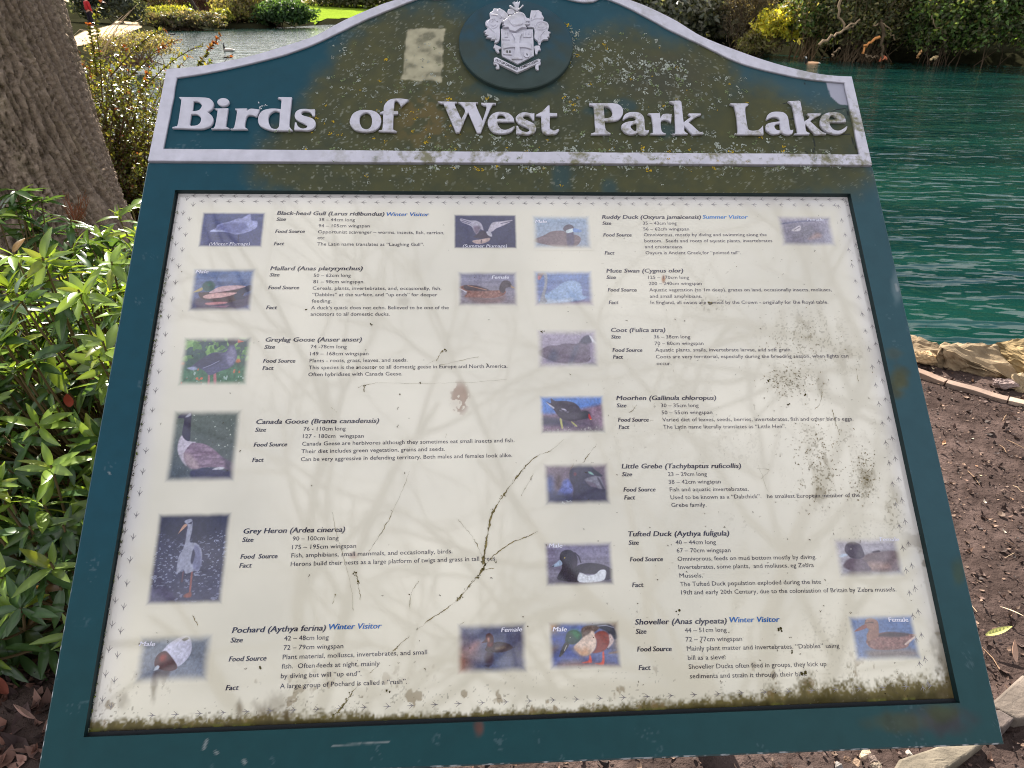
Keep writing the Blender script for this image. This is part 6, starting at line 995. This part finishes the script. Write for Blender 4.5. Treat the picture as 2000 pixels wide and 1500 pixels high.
def far_bush(label, x0, x1, ytop, ybot, dist, depth, n, size, pal, seed, name='bush', group=None, twigs=0, twcol=(96, 80, 66), cat='bush', **kw):
    a, b = rpt(x0, (ytop + ybot) / 2, dist), rpt(x1, (ytop + ybot) / 2, dist); top = rpt((x0 + x1) / 2, ytop, dist)[2]; bot = max(rpt((x0 + x1) / 2, ybot, dist)[2], WL - .05); cx_ = (a[0] + b[0]) / 2; root = empty(name, (cx_, dist + depth / 2, bot)); tag(root, label, cat, group)
    hw = abs(b[0] - a[0]) / 2; foliage((-hw, -depth / 2, 0), (hw, depth / 2, top - bot), n, size, pal, seed, parent=root, **kw)
    rng = np.random.default_rng(seed + 100); out = []
    for k in range(max(twigs, 5)):
        p0 = np.array([rng.uniform(-.5, .5) * hw, rng.uniform(-.3, .3) * depth, -.1]); e = np.array([rng.uniform(-1, 1) * hw, rng.uniform(-.6, .3) * depth - .1, (top - bot) * rng.uniform(.4, 1.05)]); m = (p0 + e) / 2 + rng.normal(size=3) * np.array([.2, .2, .1]) * hw; t = np.linspace(0, 1, 8)[:, None]; P = (1 - t) ** 2 * p0 + 2 * t * (1 - t) * m + t ** 2 * e; w_ = .012 * dist / 28; out.append((P, np.linspace(w_ * 1.6, w_ * .5, 8)))
    v, f = tubes(out, 4); link('stems', npmesh('stems', v, f, np.tile(lin(twcol), (len(v), 1))), M['wood'], root); return root
DK = [(.075, .095, .045), (.105, .115, .055), (.13, .12, .065)]; GY = [(.12, .13, .085), (.17, .17, .12), (.09, .10, .07), (.22, .21, .16)]; YE = [(.50, .47, .06), (.40, .42, .06), (.56, .48, .08)]; GN = [(.10, .18, .055), (.14, .23, .06), (.20, .27, .08)]; TA = [(.24, .20, .10), (.28, .24, .12), (.19, .17, .08), (.23, .24, .08)]; RU = [(.13, .085, .065), (.16, .10, .08), (.10, .07, .06)]; YG = [(.24, .25, .05), (.30, .29, .06), (.18, .20, .05)]; BR = [(.15, .12, .085), (.19, .155, .11), (.11, .095, .07)]
RB = 'shrubs on the right bank'
far_bush('broad grey green glossy shrub with pale glints behind the right shoulder of the header', 1180, 1480, -70, 120, 30.6, 5, 16000, .21, GY, 1, group=RB, mt='leaf')
far_bush('brown bare twiggy bush between the grey green shrub and the yellow shrub', 1420, 1530, -50, 114, 29.4, 2.4, 6000, .12, BR, 2, group=RB, twigs=70, elong=.3)
far_bush('bright yellow shrub overhanging the water on the right bank', 1494, 1584, 18, 99, 28.0, 1.8, 2600, .14, YE, 3, group=RB)
far_bush('low olive bush at the water edge below the yellow shrub', 1455, 1530, 62, 116, 28.4, 1.6, 2600, .13, TA, 4, group=RB)
far_bush('olive green leafy bush just right of the yellow shrub', 1560, 1660, -60, 118, 27.2, 2.4, 8000, .13, [*GN, *TA], 5, group=RB, twigs=40, twcol=(120, 98, 74))
far_bush('dark tangled bush in the middle of the right bank', 1640, 1850, -80, 134, 25.6, 3.4, 17000, .12, [*DK, *DK, *TA[2:]], 6, group=RB, twigs=120, twcol=(104, 88, 70))
far_bush('mid green leafy bush at the right end of the bank', 1830, 1960, -60, 140, 24.3, 2.6, 11000, .13, [*GN, *DK], 7, group=RB, twigs=20)
far_bush('dense dark green bush at the right edge of the picture', 1930, 2110, -80, 148, 23.0, 3.0, 14000, .13, [*DK, *GN[:2]], 8, group=RB)
far_bush('low dark evergreen screen behind the left part of the right bank shrubs', 1050, 1900, -60, 95, 34, 3, 16000, .35, DK, 9, group=RB, cat='hedge', name='hedge')
far_bush('tall belt of dark trees added far behind the right bank to darken the water', 1150, 3600, -900, 70, 62, 8, 40000, 1.9, DK, 21, group=RB, cat='added tree belt', name='added_tree_belt')  # added, mostly out of view, so the lake mirrors dark trees instead of sky
far_bush('added dense dark shrubbery under the added belt of tall trees', 1150, 3800, -230, 70, 58, 9, 30000, .9, DK, 23, group=RB, cat='added tree belt', name='added_tree_belt')
far_bush('low dark evergreen screen behind the right end of the bank', 1600, 2400, -60, 110, 28.0, 3, 16000, .35, DK, 10, group=RB, cat='hedge', name='hedge')
# dead branches hanging over the water
def twig_litter(n, seed):
    rng = np.random.default_rng(seed); L_ = []
    while len(L_) < n:
        x, y = rng.uniform(.75, 3.0), rng.uniform(.4, 3.2)
        if sd_lake(np.array([x]), np.array([y]))[0] > -.15: continue
        a = rng.uniform(0, 6.28); l = rng.uniform(.02, .09); z = float(ground_z(np.array([x]), np.array([y]))[0]) + .006; d = np.array([math.cos(a), math.sin(a), 0]) * l / 2; p = np.array([x, y, z]); L_.append((np.array([p - d, p + np.array([rng.normal() * .004, rng.normal() * .004, .003]), p + d]), np.array([.0012, .0014, .0008])))
    v, f = tubes(L_, 4); c = np.repeat(np.array([lin((150, 124, 100)), lin((96, 74, 60)), lin((190, 166, 138))])[rng.integers(0, 3, n)], 12, 0); return v, f, c
v, f, c = twig_litter(170, 3); tag(link('twig_litter', npmesh('twig_litter', v, f, c), M['wood']), 'small dry twigs scattered over the soil right of the board', 'twigs', kind='stuff')
rng = np.random.default_rng(77)
for k, (lab, pts, rd, tipc) in enumerate([('long pale dead branch slanting through the olive green bush', [(1600, 88), (1640, 62), (1680, 38)], .05, None), ('grey dead branch crossing the long pale branch', [(1645, -5), (1638, 30), (1652, 58), (1668, 50)], .04, None), ('broken branch with an orange end above the water', [(1718, 72), (1700, 84), (1689, 90), (1687, 104)], .05, (220, 150, 90)), ('dark upright dead stem standing in the water', [(1722, 40), (1725, 70), (1723, 95), (1722, 118)], .06, None), ('orange broken stump at the foot of the dark upright stem', [(1718, 118), (1724, 112), (1731, 116)], .05, (216, 130, 96)), ('thin arching dead branch above the dark bush', [(1705, 50), (1722, 46), (1740, 58), (1748, 78)], .025, None), ('small pale broken branch at the water edge', [(1792, 112), (1797, 104), (1800, 102)], .04, (206, 160, 110)), ('pale cut branch lying right of the small broken branch', [(1818, 116), (1826, 112), (1832, 110)], .04, (226, 196, 150)), ('thin bare twig hanging over the dark bush', [(1820, 30), (1826, 50), (1845, 66), (1852, 80)], .02, None), ('slanting grey twig at the left of the olive bush', [(1626, 110), (1634, 100), (1642, 94)], .03, None), ('crooked pale twig low over the water', [(1690, 106), (1700, 112), (1716, 110)], .025, None)]):
    P = np.array([rpt(x, y, 25.4 if x < 1760 else 24.6) for x, y in pts]); P = np.stack([np.interp(np.linspace(0, len(P) - 1, 14), np.arange(len(P)), P[:, i]) for i in range(3)], 1); P[1:-1] += rng.normal(size=(12, 3)) * .03; O = P.mean(0); v, f = tubes([(P - O, np.linspace(rd, rd * .6, 14))], 6); c = np.tile(lin((150, 128, 104)), (len(v), 1)) if tipc is None else np.tile(lin(tipc), (len(v), 1))
    if 'dark' in lab[:6]: c *= .4
    o = link('dead_branch', npmesh('dead_branch', v, f, c, True), M['wood'], None, O); tag(o, lab, 'branch', 'dead branches over the water')
LB = 'shrubs on the far left bank'
far_bush('brown twiggy undergrowth on the bank beyond the small-leaved shrub', 150, 305, 66, 128, 21, 2.2, 4200, .06, [*BR, *TA], 22, group=LB, twigs=70, twcol=(140, 116, 96))
far_bush('clipped rounded green bush on the far bank', 488, 592, 2, 58, 63, 4.2, 9000, .26, [(.05, .10, .04), (.07, .13, .05), (.04, .08, .03)], 11, group=LB)
far_bush('tan and olive shrubs left of the rounded green bush', 398, 500, -20, 54, 63.5, 5, 6000, .26, TA, 12, group=LB, twigs=40)
far_bush('yellow green low bush beside the leaning trunk', 408, 446, 18, 44, 61.6, 1.6, 900, .2, YG, 13, group=LB)
far_bush('rusty brown bare bush on the far left bank', 320, 410, -50, 26, 68, 5, 5000, .24, RU, 14, group=LB, twigs=90, elong=.3, twcol=(120, 88, 78))
far_bush('bright yellow green hedge running down the left bank', 258, 362, 14, 38, 60, 2.6, 3000, .22, YG, 15, group=LB)
far_bush('dark brown undergrowth along the left bank', 265, 410, 24, 58, 57.5, 3.4, 4200, .24, [*DK, *BR], 16, group=LB, twigs=40)
far_bush('orange brown bushes on the slope above the left bank', 200, 330, -30, 30, 66, 5, 4500, .26, [*RU, *TA], 17, group=LB, twigs=30)
far_bush('grey green evergreen bush behind the walking person', 120, 250, -60, 66, 54, 4, 5000, .28, [(.06, .075, .06), (.08, .09, .07), (.05, .06, .045)], 18, group=LB)
far_bush('dark clipped hedge at the back of the lawn', 585, 900, -40, 33, 92, 6, 12000, .4, DK, 19, group=LB, name='hedge', cat='hedge')
far_bush('dark woodland edge behind the far bank bushes', 60, 640, -60, 22, 100, 8, 9000, .6, [*DK, *BR], 20, group=LB, name='hedge', cat='hedge')
P = np.array([rpt(x, y, 60.5) for x, y in [(364, -14), (380, 14), (394, 34), (408, 50)]]); O = P[-1].copy(); v, f = tubes([(P - O, np.array([.12, .15, .18, .2]))], 7); lt = empty('leaning_tree', O); tag(lt, 'dark thin tree trunk leaning to the left over the far bank', 'tree'); link('trunk', npmesh('trunk', v, f, np.tile(lin((60, 52, 46)), (len(v), 1)), True), M['bark'], lt)
out = []; rng = np.random.default_rng(5)
for k in range(4): branching(P[0] - O + np.array([0, 0, .2 * k]), (rng.normal() * .6 - .3, rng.normal() * .4, .8), 1.6, .07, 2, rng, out)
v, f = tubes(out, 4); link('branches', npmesh('branches', v, f, np.tile(lin((66, 56, 50)), (len(v), 1))), M['wood'], lt)

# ================================================================= BIRDS AND A PERSON
def bird(name, label, cat, px, py, L_, heading, body, neck, chin, group=None, raise_=1.0):
    """one lofted surface: tail, body, neck, head, bill along a bent spine"""
    S = [(-.52, .06, .01), (-.46, .07, .035), (-.36, .06, .085), (-.15, .03, .150), (.05, .02, .165), (.22, .04, .140), (.30, .10, .085), (.325, .18, .050), (.33, .27, .040), (.345, .345, .044), (.385, .375, .048), (.425, .370, .034), (.455, .358, .018), (.51, .345, .005)]
    V, C = [], []; ns = 12
    for i, (x, z, r) in enumerate(S):
        z *= raise_ if z > .1 else 1; t = S[min(i + 1, len(S) - 1)]; b = S[max(i - 1, 0)]; d = np.array([t[0] - b[0], (t[1] - b[1])]); d /= np.linalg.norm(d); n_ = np.array([-d[1], d[0]])
        for a in np.linspace(0, 2 * np.pi, ns, endpoint=False):
            fl = .72 if i < 6 else 1.0; V.append((x + n_[0] * r * math.cos(a) * fl, r * math.sin(a) * 1.0, z + n_[1] * r * math.cos(a) * fl)); cl = body if i < 6 else neck; C.append(lin(chin) if (9 <= i <= 10 and abs(math.sin(a)) > .75) else lin((236, 234, 230)) if i < 2 and name == 'goose' else lin(cl) * (1.0 if math.cos(a) > -.3 else .9))
    i = np.arange(ns); j = (i + 1) % ns; F = np.concatenate([np.c_[k * ns + i, k * ns + j, (k + 1) * ns + j, (k + 1) * ns + i] for k in range(len(S) - 1)]); o = link(name, npmesh(name, np.array(V) * L_, F, np.array(C), True), M['feather']); p = gpt(px, py, WL); o.location = p; o.rotation_euler = (0, 0, R(heading)); return tag(o, label, cat, group)
bird('goose', 'pale brown goose with a black neck swimming left by the right bank', 'goose', 1584, 126, .62, 184, (206, 164, 128), (30, 28, 28), (230, 228, 224))
WB = 'water birds on the glittering part of the lake'
bird('goose', 'dark necked goose on the silvery water above the left shoulder of the header', 'goose', 447, 100, .8, 150, (150, 140, 132), (36, 32, 34), (220, 216, 212), WB)
bird('duck', 'small dark duck just above the curve of the header border', 'duck', 446, 113, .42, 20, (60, 54, 54), (44, 40, 44), (60, 56, 60), WB, .7)
bird('duck', 'tiny dark duck near the far left bank', 'duck', 337, 68, .5, 10, (64, 56, 54), (40, 40, 44), (60, 56, 60), WB, .7)
bird('swan', 'white swan resting beside the far left bank', 'swan', 332, 56, 1.1, 170, (214, 218, 226), (224, 226, 232), (224, 226, 232), None, 1.0)
def person():
    p = rpt(184, 64, 45.5); gz_ = float(ground_z(np.array([p[0]]), np.array([45.5]))[0]) + .03; root = empty('person', (p[0], 45.5, gz_), R(-40)); tag(root, 'person in a red jacket and dark trousers standing on the path', 'person'); Hh = 1.62
    def skin(name, vs, es, rs, mt, colr, par):
        me = bpy.data.meshes.new(name); me.from_pydata([tuple(np.array(v) * Hh) for v in vs], es, []); o = bpy.data.objects.new(name, me); COL.objects.link(o); m = o.modifiers.new('s', 'SKIN'); o.modifiers.new('b', 'SUBSURF').levels = 2
        for i, r_ in enumerate(rs): me.skin_vertices[0].data[i].radius = (r_ * Hh, r_ * Hh)
        me.skin_vertices[0].data[0].use_root = True; dg = bpy.context.evaluated_depsgraph_get(); me2 = bpy.data.meshes.new_from_object(o.evaluated_get(dg)); bpy.data.objects.remove(o); setcol(me2, np.tile(lin(colr), (len(me2.vertices), 1))); me2.polygons.foreach_set('use_smooth', np.ones(len(me2.polygons), bool)); me2.materials.clear(); return link(name, me2, M[mt], par)
    vs = [(0, 0, .53), (0, 0, .62), (0, 0, .74), (0, .005, .83), (0, .01, .87), (0, .015, .93), (.10, 0, .80), (.145, .01, .63), (.14, .05, .49), (.138, .07, .44), (-.10, 0, .80), (-.145, .01, .63), (-.14, .05, .49), (-.138, .07, .44), (.055, 0, .49), (.06, .02, .28), (.062, -.01, .05), (.064, .06, .02), (-.055, 0, .49), (-.06, -.02, .28), (-.062, -.06, .05), (-.064, .01, .02)]
    es = [(0, 1), (1, 2), (2, 3), (3, 4), (4, 5), (2, 6), (6, 7), (7, 8), (8, 9), (2, 10), (10, 11), (11, 12), (12, 13), (0, 14), (14, 15), (15, 16), (16, 17), (0, 18), (18, 19), (19, 20), (20, 21)]
    skin('person_body', vs, es, [.08, .075, .09, .045, .036, .062, .036, .03, .022, .020, .036, .03, .022, .020, .06, .04, .028, .022, .06, .04, .028, .022], 'cloth', (196, 150, 128), root)
    skin('jacket', [(0, 0, .50), (0, 0, .62), (0, 0, .74), (0, .005, .81), (.105, 0, .79), (.15, .01, .63), (.143, .05, .50), (-.105, 0, .79), (-.15, .01, .63), (-.143, .05, .50)], [(0, 1), (1, 2), (2, 3), (2, 4), (4, 5), (5, 6), (2, 7), (7, 8), (8, 9)], [.115, .11, .115, .06, .05, .044, .036, .05, .044, .036], 'cloth', (168, 44, 48), root)
    skin('trousers', [(0, 0, .53), (.055, 0, .47), (.06, .02, .28), (.062, -.01, .06), (-.055, 0, .47), (-.06, -.02, .28), (-.062, -.06, .06)], [(0, 1), (1, 2), (2, 3), (0, 4), (4, 5), (5, 6)], [.095, .075, .056, .046, .075, .056, .046], 'cloth', (40, 36, 46), root)
    skin('hair', [(0, .005, .925), (0, -.005, .955)], [(0, 1)], [.066, .06], 'cloth', (60, 44, 38), root)
person()
